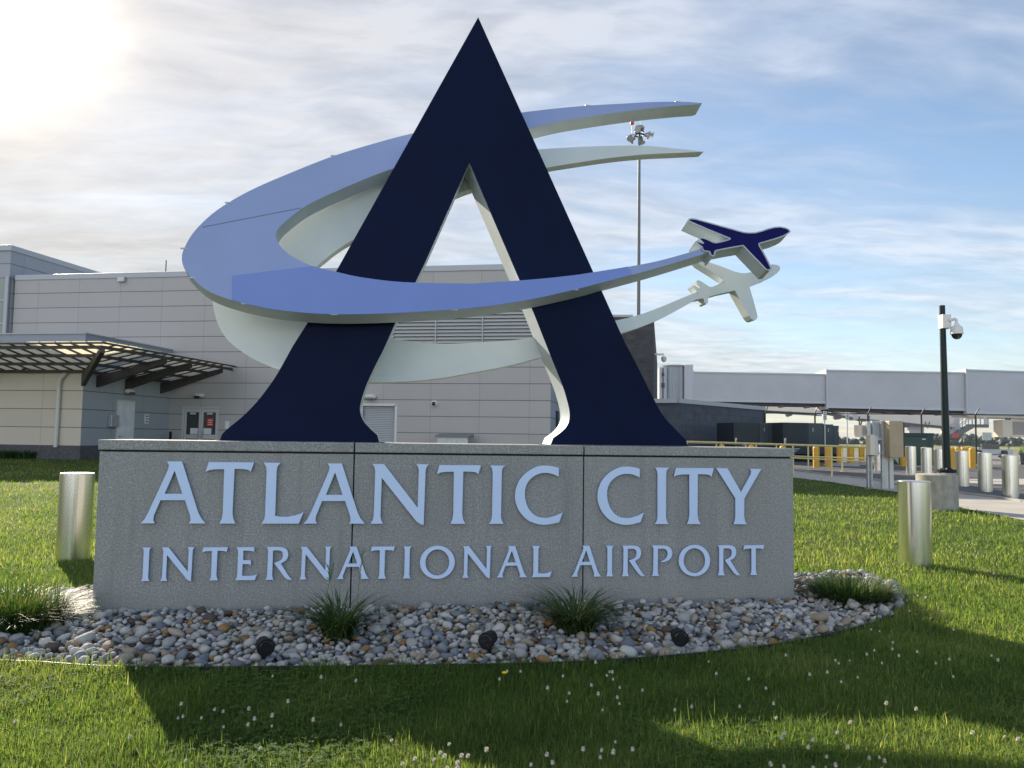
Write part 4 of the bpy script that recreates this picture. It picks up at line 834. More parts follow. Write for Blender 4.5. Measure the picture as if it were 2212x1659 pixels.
def far_bridge():
    Yf = 92.0
    J2 = Fr((at(1650, 890, Yf)[0], Yf, 0), math.radians(-14))
    R = root('jet_bridge', J2.o, J2.yaw, 'pale cream jet bridge seen beyond and below the nearer grey one', 'jet bridge')
    P = lambda x, y, w_=0: J2.px(x, y, w_)
    ua, ub_, uc, ud = P(1640, 890)[0], P(1775, 890)[0], P(1852, 890)[0], P(2072, 890)[0]
    for a, b, yt, yb, xa, xb in ((ua, ub_, (872, 876), (886.5, 893.5), 1652, 1772), (ub_, uc, (870, 872), (889, 903.5), 1777, 1850), (uc, ud, (868, 868), (904, 924), 1854, 2070)):
        z0, z1, z2, z3 = P(xa, yb[0])[2], P(xb, yb[1])[2], P(xb, yt[1])[2], P(xa, yt[0])[2]
        o = MB().add([(a, 0, z0), (b, 0, z1), (b, 3, z1), (a, 3, z0), (a, 0, z3), (b, 0, z2), (b, 3, z2), (a, 3, z3)], [(0, 3, 2, 1), (4, 5, 6, 7), (0, 1, 5, 4), (1, 2, 6, 5), (2, 3, 7, 6), (3, 0, 4, 7)]).build('tunnel', MT['jetfar'], R)
        MB().bar((a, 0.2, z0 - 0.12), (b, 0.2, z1 - 0.12), 0.5, 0.3).tube([((a + b) / 2, 0, (z0 + z1) / 2 - 0.2), ((a + b) / 2, 3, (z0 + z1) / 2 - 0.2)], 0.3, 8).build('underbeam', MT['brown'], o)
        MB().box(b - 0.5, b, -0.06, 3.06, z1 - 0.2, z2 + 0.1).build('edge_trim', MT['jettrim'], o)
    c = P(1985, 915)[0]; MB().box(c - 0.7, c + 0.7, 0.8, 2.2, 0.4, P(1985, 900)[2]).build('column', MT['jettrim'], R)
    # service stair on its end
    sx0, sz0 = P(2112, 917)[0], P(2112, 917)[2]; sx1 = P(2128, 917)[0]
    st = MB().box(P(2086, 917)[0], sx1, -1.2, 0, sz0 - 0.35, sz0)
    lx, lz = P(2052, 944)[0], P(2052, 944)[2]; hx = P(2092, 917)[0]
    for y in (-1.2, -0.1): st.bar((hx, y, sz0 - 0.2), (lx, y, lz), 0.12, 0.5)
    for k in range(1, 9):
        f_ = k / 9; st.box(hx + (lx - hx) * f_ - 0.25, hx + (lx - hx) * f_ + 0.25, -1.15, -0.12, sz0 + (lz - sz0) * f_ - 0.1, sz0 + (lz - sz0) * f_ - 0.03)
    so_ = st.build('service_stair', mat('stair_grey_green', (0.10, 0.12, 0.12), 0.5), R)
    rl = MB()
    for y in (-1.2, -0.05):
        for u in np.linspace(hx, sx1 - 0.05, 5): rl.bar((u, y, sz0), (u, y, sz0 + 1.25), 0.07)
        for h_ in (0.65, 1.25): rl.bar((hx, y, sz0 + h_), (sx1, y, sz0 + h_), 0.07)
        for f_ in (0, 0.33, 0.66, 1): rl.bar((hx + (lx - hx) * f_, y, sz0 + (lz - sz0) * f_), (hx + (lx - hx) * f_, y, sz0 + (lz - sz0) * f_ + 1.25), 0.07)
        for h_ in (0.65, 1.25): rl.bar((hx, y, sz0 + h_), (lx, y, lz + h_), 0.07)
    for u in np.linspace(sx1 - 0.02, sx1 - 0.02, 1):
        for y in np.linspace(-1.2, -0.05, 5): rl.bar((u, y, sz0), (u, y, sz0 + 1.25), 0.06)
    rl.build('railing', MT['galv'], so_)
    a, b = P(2050, 940), P(2064, 940); MB().box(a[0], b[0], -1.3, -1.22, a[2] - 0.25, a[2] + 0.2).build('stair_sign', MT['red'], so_)
    bx0, bx1 = P(2046, 925)[0], P(2086, 925)[0]
    MB().box(bx0, bx1, 0.2, 2.6, P(2060, 936)[2], P(2060, 922)[2]).build('drive_box', MT['jetfar'], R)
    kb_ = MB(); q = [(P(1998 + t * 9.5 / 8 * 1.0, 911 + 14 * math.sin(PI * t / 8))) for t in range(9)]
    kb_.tube([(p_[0], -0.1, p_[2]) for p_ in q], 0.05, 6).build('hanging_cable', MT['dark'], R)
far_bridge()
def ac_unit(x0, x1, y0, y1, Y, label, hang):
    A = Fr((at(x0, y1, Y)[0], Y, 0), math.radians(-6))
    w_ = A.px(x1, y1)[0]; z0, z1 = A.px(x0, y1)[2], A.px(x0, y0)[2]
    R = root('air_conditioner', (A.o[0], A.o[1], z0), A.yaw, label, 'air conditioner', 'cream air conditioning units under the jet bridges')
    h = z1 - z0
    MB().box(0, w_, 0, 1.6, 0, h).build('cabinet', MT['cream'], R, bevel=0.03)
    for f0, f1 in ((0.22, 0.5), (0.68, 0.97)):
        m = MB()
        for k in range(12): m.box(w_ * f0, w_ * f1, -0.03, 0.0, h * (0.16 + 0.064 * k), h * (0.16 + 0.064 * k) + h * 0.03)
        m.build('louvres', MT['plinth'], R)
    m = MB()
    for f_ in (0.2, 0.8): m.bar((w_ * f_, 0.8, h), (w_ * f_, 0.8, h + hang), 0.12)
    m.tube([(w_ * .2, .4, h), (w_ * .3, .3, h + hang * .6), (w_ * .6, .3, h + hang * .5), (w_ * .75, .4, h + hang)], 0.09, 6)
    m.build('hanger', MT['dark'], R)
ac_unit(2167, 2262, 907, 944, 66.0, 'cream air conditioning unit under the jet bridge beside the worker', 1.3)
ac_unit(1855, 1890, 918, 944, 88.0, 'small cream air conditioning unit seen past the tan electrical cabinet', 1.0)

# ------------------------------------------------------------------ high mast with floodlights
def mast():
    Y = 64.0; b = at(1378, 900, Y); zt = float(at(1382.5, 283, Y)[2])
    zg = float(gz(Y)); R = root('light_mast', (b[0], Y, zg), 0, 'very tall grey floodlight mast rising behind the terminal', 'light mast')
    H = zt - zg; tx = float(at(1383, 283, Y)[0] - b[0]) * 0.4
    MB().tube([(0, 0, 0), (tx, 0, H)], [0.19, 0.105], 14).build('pole', mat('mast_grey', (0.16, 0.17, 0.18), 0.55, 0.2), R, smooth=True)
    c = np.array([tx, 0, H])
    s = Y / 1700.0
    MASTL = mat('mast_fitting', (0.30, 0.295, 0.27), 0.5)
    MB().lathe([(0.22, 0.0), (0.40, 0.07), (0.44, 0.22), (0.35, 0.35), (0.13, 0.40), (0, 0.41)], (tx, 0, H + 0.05), 24).build('head_cover', MASTL, R, smooth=True)
    fr = MB()
    n = 16
    for r, z in ((0.36, -0.10), (0.36, -0.38)):
        q = [(tx + r * math.cos(2 * PI * k / n), r * math.sin(2 * PI * k / n), H + z) for k in range(n + 1)]
        fr.tube(q, 0.05, 6)
    arms = [(-0.88, -0.15, -0.42), (0.92, -0.15, -0.10), (0.55, -0.5, -0.42), (-0.22, -0.42, 0.05), (0.3, 0.6, -0.36), (-0.45, 0.6, -0.3)]
    for x, y, z in arms: fr.bar((tx + 0.3 * x, 0.3 * y, H - 0.35), (tx + x, y, H + z), 0.06)
    fr.build('ring_frame', MT['dark'], R)
    dirs = [(0.15, -0.75, -0.55), (0.85, -0.1, -0.30), (0.70, 0.1, -0.55), (-0.15, -0.9, 0.1), (0.3, 0.8, -0.5), (-0.6, 0.6, -0.5)]
    for (x, y, z), dv in zip(arms, dirs):
        dv = np.array(dv) / np.linalg.norm(dv); o = np.array([tx + x, y, H + z - 0.22])
        MB().tube([o - dv * 0.23, o - dv * 0.08, o + dv * 0.02, o + dv * 0.23], [0.13, 0.13, 0.085, 0.27], 14).build('floodlight', MASTL, R, smooth=True)
    MB().bar((tx - 0.60, 0, H - 0.2), (tx - 0.60, 0, H + 0.55), 0.05).build('beacon_post', MT['galv'], R)
    MB().lathe([(0.05, 0), (0.16, 0.06), (0.16, 0.28), (0.06, 0.4), (0, 0.42)], (tx - 0.60, 0, H + 0.5), 12).build('red_beacon', MT['redlamp'], R, smooth=True)
    MB().bar((tx + 0.08, 0, H + 0.4), (tx + 0.08, 0, H + 0.85), 0.02).build('lightning_rod', MT['galv'], R)
mast()

# ------------------------------------------------------------------ yard: bollards, railings, cabinets, fence
def place(x, y): p = g(x, y); return (float(p[0]), float(p[1]), float(gz(p[1])))
def place_d(x, Y): p = at(x, 950, Y); return (float(p[0]), Y, float(gz(Y)))
def steel_bollard(h, r, loc, label, first=[None]):
    if first[0] is None:
        o = root('steel_bollard', loc, 0, label, 'bollard', 'stainless steel bollards')
        MB().lathe([(r, -0.05), (r, h - 0.006), (r - 0.008, h)], n=48).build('sleeve', MT['steel'], o, smooth=True)
        MB().lathe([(0, h - 0.02), (r - 0.006, h - 0.02), (r - 0.006, h + 0.004), (0, h + 0.012)], n=48).build('cap', MT['galv'], o, smooth=True)
        first[0] = o
    else:
        o = copy_tree(first[0]); o.location = loc; o['label'] = label
    o.scale.z = h / 1.09; o.rotation_euler.z = random.uniform(0, 6); return o
steel_bollard(1.09, 0.197, place(1978, 1221), 'big shiny steel bollard on the lawn right of the granite sign, nearest the camera')
steel_bollard(1.07, 0.197, place(158, 1209), 'big shiny steel bollard on the grass left of the granite sign')
for (x, Y, lb) in ((2180, 21.3, 'steel bollard at the right end of the sidewalk row, largest of that row'),
                   (2126, 23.6, 'steel bollard second from the right end of the row on the sidewalk'),
                   (2077, 25.8, 'steel bollard of the row just right of the dark camera pole'),
                   (2029, 28.0, 'steel bollard half hidden behind the dark camera pole'),
                   (2000.5, 30.3, 'steel bollard of the row just left of the dark camera pole'),
                   (1967, 32.8, 'steel bollard standing beside the single yellow bollard near the tan cabinet'),
                   (1897, 35.5, 'steel bollard seen between the posts of the electrical cabinet stand')):
    steel_bollard(1.16, 0.225, place_d(x, Y), lb)
def yellow_bollard(loc, label, first=[None]):
    if first[0] is None:
        o = MB().lathe([(0.15, -0.05), (0.15, 0.92), (0.145, 0.96), (0.12, 1.0), (0.07, 1.03), (0, 1.04)], n=24).build('yellow_bollard', MT['yellow'], None, smooth=True)
        first[0] = o
    else:
        o = first[0].copy(); S.collection.objects.link(o)
    o.location = loc; tag(o, label, 'bollard', 'yellow safety bollards'); return o
YB = [(1763.5, 1010.6, 'yellow bollard in front of the slate generator, leftmost seen in full right of the sign'), (1789.5, 1009, 'yellow bollard second from the sign, before the right end of the generator'),
      (1814, 1004.4, 'yellow bollard partly behind a railing post at the corner of the generator'), (1839, 1005.7, 'yellow bollard right of the generator in front of the fence post'), (1861.5, 1002.5, 'yellow bollard close to the left side of the cabinet stand'),
      (1952, 1008, 'lone yellow bollard left of the green transformer box'), (1999, 1011, 'yellow bollard whose rounded top shows above a steel bollard before the transformer'),
      (2057, 1012, 'yellow bollard right beside the dark camera pole'), (2070, 1010, 'yellow bollard in the tight cluster, second from the dark camera pole'), (2083, 1009, 'yellow bollard in the middle of the tight cluster right of the pole'),
      (2091, 1008, 'yellow bollard in the tight cluster, next to its right end'), (2101, 1012, 'yellow bollard at the right end of the tight cluster beside the cart')]
for x, y, lb in YB: yellow_bollard(place(x, y), lb)
for x, Y, lb in ((1559, 38.5, 'yellow bollard whose top peeks over the sign wall beside the navy letter foot'), (1623.5, 38.0, 'yellow bollard top over the sign wall under the left generator'), (1691, 37.6, 'yellow bollard top over the sign wall near its right corner')):
    p = place_d(x, Y); yellow_bollard(p, lb)

def railing(pts, H, name_label):
    R = root('pipe_railing', (pts[0][0], pts[0][1], 0), 0, name_label, 'railing', 'pale yellow pipe railings by the yard')
    o = np.array([pts[0][0], pts[0][1], 0.0]); q = [np.array([p[0], p[1], float(gz(p[1]))]) - o for p in pts]
    up = np.array([0, 0, 1.0])
    for a, b in zip(q[:-1], q[1:]):
        pass
    for h_ in (H, H * 0.55): MB().tube([p + up * h_ for p in q], 0.04 if h_ == H else 0.03, 8).build('rail', MT['pipe'], R, smooth=True)
    for p in q: MB().tube([p, p + up * H], 0.035, 8).lathe([(0.11, 0), (0.11, 0.02)], tuple(p), 12).build('post', MT['pipe'], R, smooth=True)
n0 = np.array(place(1796, 1029.6)); f0 = np.array(place(1745.5, 1016)); f1 = np.array(place(1819, 1019.5))
def lineP(x, Y): return at(x, 950, Y)
zt_n = float(at(1796, 963.6, n0[1])[2]) - float(gz(n0[1])); zt_f = float(at(1745.5, 962.3, f0[1])[2]) - float(gz(f0[1]))
railing([lineP(x, n0[1] * k) for x, k in ((1484, 1.21), (1558.6, 1.155), (1633.4, 1.105), (1712.8, 1.055), (1796, 1.0), (1876, 0.955))], zt_n, 'nearer pale yellow pipe railing, its post foot beside the lawn right of the sign')
railing([lineP(x, f0[1] * k) for x, k in ((1484, 1.12), (1547.7, 1.09), (1611, 1.06), (1677, 1.03), (1745.5, 1.0), (1819, 0.975), (1878, 0.955))], zt_f, 'farther pale yellow pipe railing along the yard side of the walkway')

# generators
def generator(xc, Y, wl_, wr_, yt, num, label):
    p = at(xc, 950, Y); zg = float(gz(Y)); G = Fr((p[0], p[1], 0), math.radians(12))
    h = float(at(xc, yt, Y)[2]) - zg
    R = root('generator', (p[0], p[1], zg), G.yaw, label, 'generator', 'slate generator enclosures in the yard')
    b = 0.45
    MB().box(-wl_, 0, 0, 2.2, b, h).build('louvred_housing', MT['gener2'], R, bevel=0.02)
    lv = MB()
    for k in range(26): lv.box(-wl_ + 0.1 + k * (wl_ - 0.2) / 26, -wl_ + 0.1 + (k + 0.5) * (wl_ - 0.2) / 26, -0.03, 0.0, h * 0.52, h - 0.1)
    lv.build('louvres', MT['gener'], R)
    m = MB(); xs = [0.01, wr_ * 0.50, wr_ * 0.82, wr_]; hs = [h - 0.005, h - 0.06, h - 0.13]
    for k in range(3):
        dr = MB().box(xs[k], xs[k + 1] - 0.015, 0.02 + 0.01 * k, 2.2, b, hs[k]).build('door_panel', MT['gener'], R, bevel=0.02)
        MB().box(xs[k] + 0.25, xs[k] + 0.29, -0.01, 0.03, h - 0.5, h - 0.3).build('handle', MT['galv'], dr)
    MB().box(-wl_, wr_, 0.15, 2.0, 0, b).build('skid', MT['black'], R)
    MB().box(-wl_ + 0.04, -wl_ + 0.17, -0.045, -0.03, h * 0.44, h * 0.60).build('number_plate', MT['cream'], R)
    def text(s_, x, z, sz, m_):
        cu = bpy.data.curves.new('t', 'FONT'); cu.body = s_; cu.size = sz; o = bpy.data.objects.new('t', cu); S.collection.objects.link(o)
        dg = bpy.context.evaluated_depsgraph_get(); dg.update(); me = bpy.data.meshes.new_from_object(o.evaluated_get(dg)); bpy.data.objects.remove(o)
        me.transform(Matrix.Translation((x, -0.048, z)) @ Matrix.Rotation(PI / 2, 4, 'X')); me.materials.clear(); me.materials.append(m_)
        q = bpy.data.objects.new('lettering', me); S.collection.objects.link(q); q.parent = R
    text(num, -wl_ + 0.06, h * 0.46, 0.28, MT['black'])
    text('STA', -wl_ * 0.70, h * 0.40, 0.17, MT['paper'])
    tx = MB()
    for k, (a, c) in enumerate(((0.70, 0.36), (0.70, 0.42), (0.70, 0.5))): tx.box(-wl_ * a, -wl_ * c, -0.036, -0.032, h * (0.33 - 0.035 * k), h * (0.345 - 0.035 * k))
    tx.build('small_print', MT['galv'], R)
generator(1747, 46.0, 1.65, 2.03, 913.5, '1', 'slate generator enclosure numbered 1, the right one of the pair')
generator(1642, 46.6, 1.68, 1.17, 913.5, '2', 'slate generator enclosure numbered 2, partly behind the sign, left one of the pair')
for x, y, lb in ((1818, 1007, 'grey concrete wheel stop lying between the yellow bollards and the railing post'), (1866, 1005, 'grey concrete wheel stop lying next to the cabinet stand')):
    p = place(x, y)
    o = MB().add([(-0.9, -0.13, 0), (0.9, -0.13, 0), (0.9, 0.13, 0), (-0.9, 0.13, 0), (-0.8, -0.07, 0.15), (0.8, -0.07, 0.15), (0.8, 0.07, 0.15), (-0.8, 0.07, 0.15)], [(3, 2, 1, 0), (4, 5, 6, 7), (0, 1, 5, 4), (1, 2, 6, 5), (2, 3, 7, 6), (3, 0, 4, 7)]).build('wheel_stop', MT['kerb'], None, bevel=0.02, loc=p)
    tag(o, lb, 'wheel stop', 'concrete wheel stops')
# transformer
p = place_d(1981, 42.0); h1 = float(at(1975, 935, 42.0)[2]) - p[2]
R = root('transformer_box', p, math.radians(-8), 'dark green transformer box with a stepped lid behind the steel bollards', 'transformer')
MB().box(-0.95, 0.55, 0, 1.2, 0, h1 - 0.18).build('cabinet', MT['tgreen'], R, bevel=0.02)
MB().box(-1.0, 0.6, -0.06, 1.0, h1 - 0.18, h1 - 0.13).build('front_lid', MT['tgreen'], R, bevel=0.01)
MB().box(-0.85, 0.95, 0.35, 1.7, 0.0, h1 - 0.06).build('rear_tank', MT['tgreen'], R, bevel=0.02)
MB().box(-0.9, 1.0, 0.3, 1.75, h1 - 0.06, h1).build('rear_lid', MT['tgreen'], R, bevel=0.01)
MB().box(0.25, 0.42, -0.03, 0.0, h1 - 0.36, h1 - 0.3).build('nameplate', MT['galv'], R)
# electrical cabinet stand
p = np.array(place(1882, 1057)); SF = Fr((p[0], p[1], p[2]), math.radians(4))
R = root('cabinet_stand', p, SF.yaw, 'galvanised post frame carrying a tan cabinet and smaller electrical boxes', 'electrical cabinet')
q = lambda x, y, w_=0.0: SF.px(x, y, w_)
for x, yt in ((1882, 985), (1910, 908), (1879, 910)):
    a, b = q(x, 1057), q(x, yt); MB().box(a[0] - 0.055, a[0] + 0.055, 0, 0.09, -0.05, b[2]).build('post', MT['galv'], R)
for x in (1919, 1931):
    a = q(x, 1057); MB().box(a[0] - 0.06, a[0] + 0.06, 0.1, 0.2, -0.05, q(x, 985)[2]).build('post', MT['lampw'], R)
a, b = q(1911, 988), q(1939, 910); MB().box(a[0], b[0], -0.30, -0.02, a[2], b[2]).build('tan_cabinet', MT['tan'], R, bevel=0.015)
MB().box(b[0], b[0] + 0.05, -0.28, 0.0, a[2] + 0.03, b[2] - 0.03).build('cabinet_side', MT['brown'], R)
a, b = q(1871, 983), q(1880, 939); c_ = q(1889, 939)
MB().box(a[0], b[0], -0.25, 0.02, a[2], b[2]).build('cream_box', MT['cream'], R, bevel=0.01)
MB().box(b[0] + 0.004, c_[0], -0.2, 0.02, a[2] - 0.03, b[2] - 0.03).build('grey_box', MT['galv'], R, bevel=0.01)
a, b = q(1889, 945), q(1905, 912); MB().box(a[0], b[0], 0.1, 0.35, a[2], b[2]).build('meter_housing', MT['corr'], R, bevel=0.01)
a, b = q(1890, 983), q(1902, 955); MB().box(a[0], b[0], 0.1, 0.3, a[2], b[2]).build('meter_housing', MT['galv'], R, bevel=0.01)
for y in (910, 946, 949, 979): 
    a, b = q(1882, y), q(1910, y); MB().box(a[0], b[0], -0.02, 0.05, a[2] - 0.02, a[2] + 0.02).build('crossbar', MT['galv'], R)
# concrete base and camera pole
p = np.array(place(2047, 1104)); p[1] += 0.42
R_k = MB().lathe([(0.43, -0.1), (0.43, 0.78), (0.40, 0.80), (0, 0.80)], n=48).build('concrete_base', MT['conc'], None, smooth=True, loc=p)
tag(R_k, 'round weathered concrete base at the edge of the lawn carrying the dark pole', 'pole base')
zt = float(at(2034, 660, p[1])[2]) - p[2]; tx = float(at(2034, 660, p[1])[0] - p[0]); bx = float(at(2045.5, 1030, p[1])[0] - p[0])
R = root('camera_pole', (p[0], p[1], p[2] + 0.80), 0, 'slim dark green steel pole with a white dome security camera', 'camera pole')
H = zt - 0.80; tx = bx + (tx - bx) * 0.6
MB().tube([(bx, 0, 0.05), (tx, 0, H)], [0.088, 0.062], 20).build('pole', MT['polegreen'], R, smooth=True)
MB().lathe([(0.19, 0.03), (0.20, 0.06), (0.20, 0.10), (0.11, 0.13), (0.09, 0.14)], (bx, 0, 0), 24).build('base_flange', MT['black'], R, smooth=True)
bo = MB()
for k in range(6): bo.tube([(bx + 0.15 * math.cos(k * PI / 3), 0.15 * math.sin(k * PI / 3), 0), (bx + 0.15 * math.cos(k * PI / 3), 0.15 * math.sin(k * PI / 3), 0.14)], 0.014, 6)
bo.build('anchor_bolts', MT['galv'], R)
kx = 18.6 / 1700; zb = H - 36 * kx
MB().box(tx - 0.065, tx + 0.13, -0.14, 0.08, zb - 0.15, zb + 0.17).build('camera_bracket', MT['camw'], R, bevel=0.01)
MB().tube([tuple(v) for v in spline([(tx + 0.08, -0.15, zb + 0.02), (tx + 0.16, -0.2, zb + 0.055), (tx + 0.2, -0.21, zb + 0.02), (tx + 0.205, -0.21, zb - 0.08)], 4)], 0.033, 10).build('camera_arm', MT['camw'], R, smooth=True)
hc = (tx + 0.205, -0.21, zb - 0.08)
MB().lathe([(0.05, 0.02), (0.06, -0.01), (0.115, -0.05), (0.125, -0.09), (0.135, -0.20), (0.135, -0.215), (0, -0.215)], hc, 24).build('camera_housing', MT['camw'], R, smooth=True)
MB().lathe([(0.115, -0.216), (0.11, -0.25), (0.085, -0.30), (0.045, -0.33), (0, -0.34)], hc, 24).build('camera_dome', MT['lens'], R, smooth=True)
# chain-link fence
FX = [(1653, 53.2), (1761, 52.6), (1875.5, 52.0), (1991, 51.4), (2108, 50.8), (2226, 50.2), (2345, 49.6)]
fp = [at(x, 950, Y) for x, Y in FX]; zt = float(at(1875, 894, 52.0)[2])
R = root('chain_link_fence', (fp[0][0], fp[0][1], 0), math.atan2(fp[-1][1] - fp[0][1], fp[-1][0] - fp[0][0]), 'black chain-link fence with angled post tops between the yard and the apron', 'fence')
FF = Fr((fp[0][0], fp[0][1], 0), R.rotation_euler.z); L = float(FF.loc(fp[-1])[0])
for p in fp:
    u = float(FF.loc(p)[0])
    MB().tube([(u, 0, 0.3), (u, 0, zt)], 0.055, 8).tube([(u, 0, zt), (u + 0.16, -0.22, zt + 0.42)], 0.035, 6).build('post', MT['dark'], R)
MB().tube([(0, 0, zt), (L, 0, zt)], 0.035, 6).build('top_rail', MT['dark'], R)
ch = MB(); st = 0.16; hh = zt - 0.45; rw_ = 0.0065
for k in range(int((L + hh) / st)):
    for sgn in (1, -1):
        u0 = k * st - (hh if sgn > 0 else 0); a = max(0, u0); 
        if sgn > 0: p0 = (max(u0, 0), 0.45 + max(-u0, 0)); e = min(u0 + hh, L); p1 = (e, 0.45 + (e - u0))
        else: u0 = k * st; p0 = (min(u0, L), 0.45 + max(u0 - L, 0)); e = max(u0 - hh, 0); p1 = (e, 0.45 + (u0 - e))
        if abs(p1[0] - p0[0]) < 0.05: continue
        ch.add([(p0[0] - rw_, 0.002 * sgn, p0[1]), (p0[0] + rw_, 0.002 * sgn, p0[1]), (p1[0] + rw_, 0.002 * sgn, p1[1]), (p1[0] - rw_, 0.002 * sgn, p1[1])], [(0, 1, 2, 3)])
ch.build('mesh', MT['galv'], R, recalc=False)
for x, yt, yb, lb in ((1782, 888, 908, 'narrow pale parking sign on a thin post behind the generator'), (1830.5, 890, 907, 'narrow pale parking sign on a thin post just right of the generator')):
    Y = 44.0; p = place_d(x, Y); z0, z1 = float(at(x, yb, Y)[2]) - p[2], float(at(x, yt, Y)[2]) - p[2]
    R = root('parking_sign', p, 0, lb, 'sign', 'narrow pale signs on thin posts')
    MB().bar((0, 0, 0), (0, 0, z1 - 0.05), 0.05).build('post', MT['galv'], R)
    MB().box(-0.1, 0.1, -0.05, -0.03, z0, z1).build('sign_plate', MT['galv'], R)
    m = MB()
    for k in range(4): m.box(-0.06, 0.06 - 0.02 * (k % 2), -0.054, -0.05, z0 + (z1 - z0) * (0.15 + 0.2 * k), z0 + (z1 - z0) * (0.24 + 0.2 * k))
    m.build('sign_writing', MT['plinth'], R)
p = place_d(2152, 44.0)
o = MB().box(-0.26, 0.26, -0.06, -0.03, float(at(2152, 951, 44)[2]) - p[2], float(at(2152, 934, 44)[2]) - p[2]); R = root('fence_sign', (p[0], p[1] + 0.9, p[2]), 0, 'grey square notice hung on the fence near the air conditioning unit', 'sign')
o.build('sign_plate', MT['galv'], R)
# cart with tow bar
p = (float(at(2146, 950, 84)[0]), 84.0, 0.02)
R = root('ramp_cart', p, math.radians(-4), 'white low ramp cart with black mudguards and a tow bar on the apron', 'cart')
MB().box(-2.0, 1.95, 0, 1.5, 0.42, 1.08).box(-0.95, 0.95, -0.02, 1.5, 0.42, 0.55).build('body', MT['cart'], R, bevel=0.03)
MB().box(-1.0, 0.7, -0.03, -0.005, 0.52, 0.60).build('side_stripe', MT['dark'], R)
for x in (-1.55, 1.05):
    MB().add([(x - 0.42, -0.12, 0.25), (x + 0.42, -0.12, 0.25), (x + 0.28, -0.12, 0.98), (x - 0.28, -0.12, 0.98), (x - 0.42, 0.4, 0.25), (x + 0.42, 0.4, 0.25), (x + 0.28, 0.4, 0.98), (x - 0.28, 0.4, 0.98)], [(0, 1, 2, 3), (2, 6, 7, 3), (0, 3, 7, 4), (1, 5, 6, 2)]).build('mudguard', MT['black'], R)
    wb = MB().tube([(x, -0.16, 0.38), (x, 0.2, 0.38)], 0.36, 18).build('wheel', MT['tyre'], R, smooth=True)
    MB().tube([(x, -0.2, 0.38), (x, -0.14, 0.38)], 0.2, 14).build('rim', MT['cart'], wb, smooth=True)
MB().bar((-2.3, -0.3, 1.35), (2.6, -0.3, 1.52), 0.09).bar((1.4, -0.3, 1.1), (1.4, -0.3, 1.5), 0.07).bar((-1.6, -0.3, 1.05), (-1.6, -0.3, 1.38), 0.07).build('tow_bar', MT['brown'], R)
# small things out on the field
for x, y, Y, lb in ((2074.5, 966, 120, 'small dark double-headed airfield light standing beyond the yellow bollards'),):
    p = place_d(x, Y); R = root('airfield_light', p, 0, lb, 'airfield light')
    MB().bar((0, 0, 0), (0, 0, 0.9), 0.12).build('stem', MT['dark'], R)
    for s_ in (-1, 1): MB().tube([(s_ * 0.1, 0, 0.85), (s_ * 0.32, -0.05, 1.25)], [0.12, 0.26], 10).build('lamp_head', MT['dark'], R)
p = place_d(2138, 180); MB_o = MB().box(-2.0, 2.0, -0.3, 0.3, 0.5, 1.7).bar((-1.5, 0, 0), (-1.5, 0, 0.6), 0.2).bar((1.5, 0, 0), (1.5, 0, 0.6), 0.2)
tag(MB_o.build('airfield_sign', MT['brown'], None, bevel=0.03, loc=p), 'low dark airfield sign out on the grass beyond the cart', 'sign')

# ------------------------------------------------------------------ the worker
def skinned(name, pts, edges, radii, m, parent, sub=2):
    me = bpy.data.meshes.new(name); me.from_pydata(pts, edges, [])
    o = bpy.data.objects.new(name, me); S.collection.objects.link(o)
    md = o.modifiers.new('s', 'SKIN'); md.use_smooth_shade = True
    for v, r in zip(me.skin_vertices[0].data, radii): v.radius = (r, r) if not hasattr(r, '__len__') else r
    me.skin_vertices[0].data[0].use_root = True
    sd_ = o.modifiers.new('d', 'SUBSURF'); sd_.levels = sd_.render_levels = sub
    dg = bpy.context.evaluated_depsgraph_get(); dg.update(); nm = bpy.data.meshes.new_from_object(o.evaluated_get(dg))
    bpy.data.objects.remove(o)
    nm.materials.clear(); nm.materials.append(m)
    for q_ in nm.polygons: q_.use_smooth = True
    o = bpy.data.objects.new(name, nm); S.collection.objects.link(o); o.parent = parent
    return o
Yp = 60.5; pp = at(2208, 950, Yp)
R = root('person', (pp[0], Yp, 0.02), math.radians(200), 'worker in a hi-vis yellow shirt and dark trousers standing on the apron', 'person')
bpts = [(0, 0, 0.95), (0, 0.01, 1.15), (0, 0.02, 1.36), (0, 0.02, 1.47), (0, 0.0, 1.56), (0, -0.01, 1.66), (0, 0, 1.74),
        (0.19, 0.02, 1.40), (0.26, 0.04, 1.14), (0.20, -0.14, 0.98), (0.17, -0.20, 0.93), (-0.19, 0.02, 1.40), (-0.25, 0.05, 1.14), (-0.24, -0.05, 0.90), (-0.24, -0.08, 0.83),
        (0.1, 0, 0.88), (0.115, -0.01, 0.5), (0.12, 0.02, 0.09), (0.13, -0.12, 0.04), (-0.1, 0, 0.88), (-0.12, -0.02, 0.5), (-0.13, 0.02, 0.09), (-0.14, -0.12, 0.04)]
bed_ = [(0, 1), (1, 2), (2, 3), (3, 4), (4, 5), (5, 6), (2, 7), (7, 8), (8, 9), (9, 10), (2, 11), (11, 12), (12, 13), (13, 14), (0, 15), (15, 16), (16, 17), (17, 18), (0, 19), (19, 20), (20, 21), (21, 22)]
br_ = [(0.15, 0.11), (0.15, 0.11), (0.17, 0.11), 0.065, 0.075, 0.095, 0.06, 0.065, 0.048, 0.038, 0.04, 0.065, 0.048, 0.038, 0.04, 0.095, 0.068, 0.05, 0.04, 0.095, 0.068, 0.05, 0.04]
skinned('body', bpts, bed_, br_, MT['skin'], R)
grow = lambda r, k=0.014: tuple(x + k for x in r) if hasattr(r, '__len__') else r + k
ids = [0, 1, 2, 3, 7, 8, 11, 12]; mp = {a: i for i, a in enumerate(ids)}
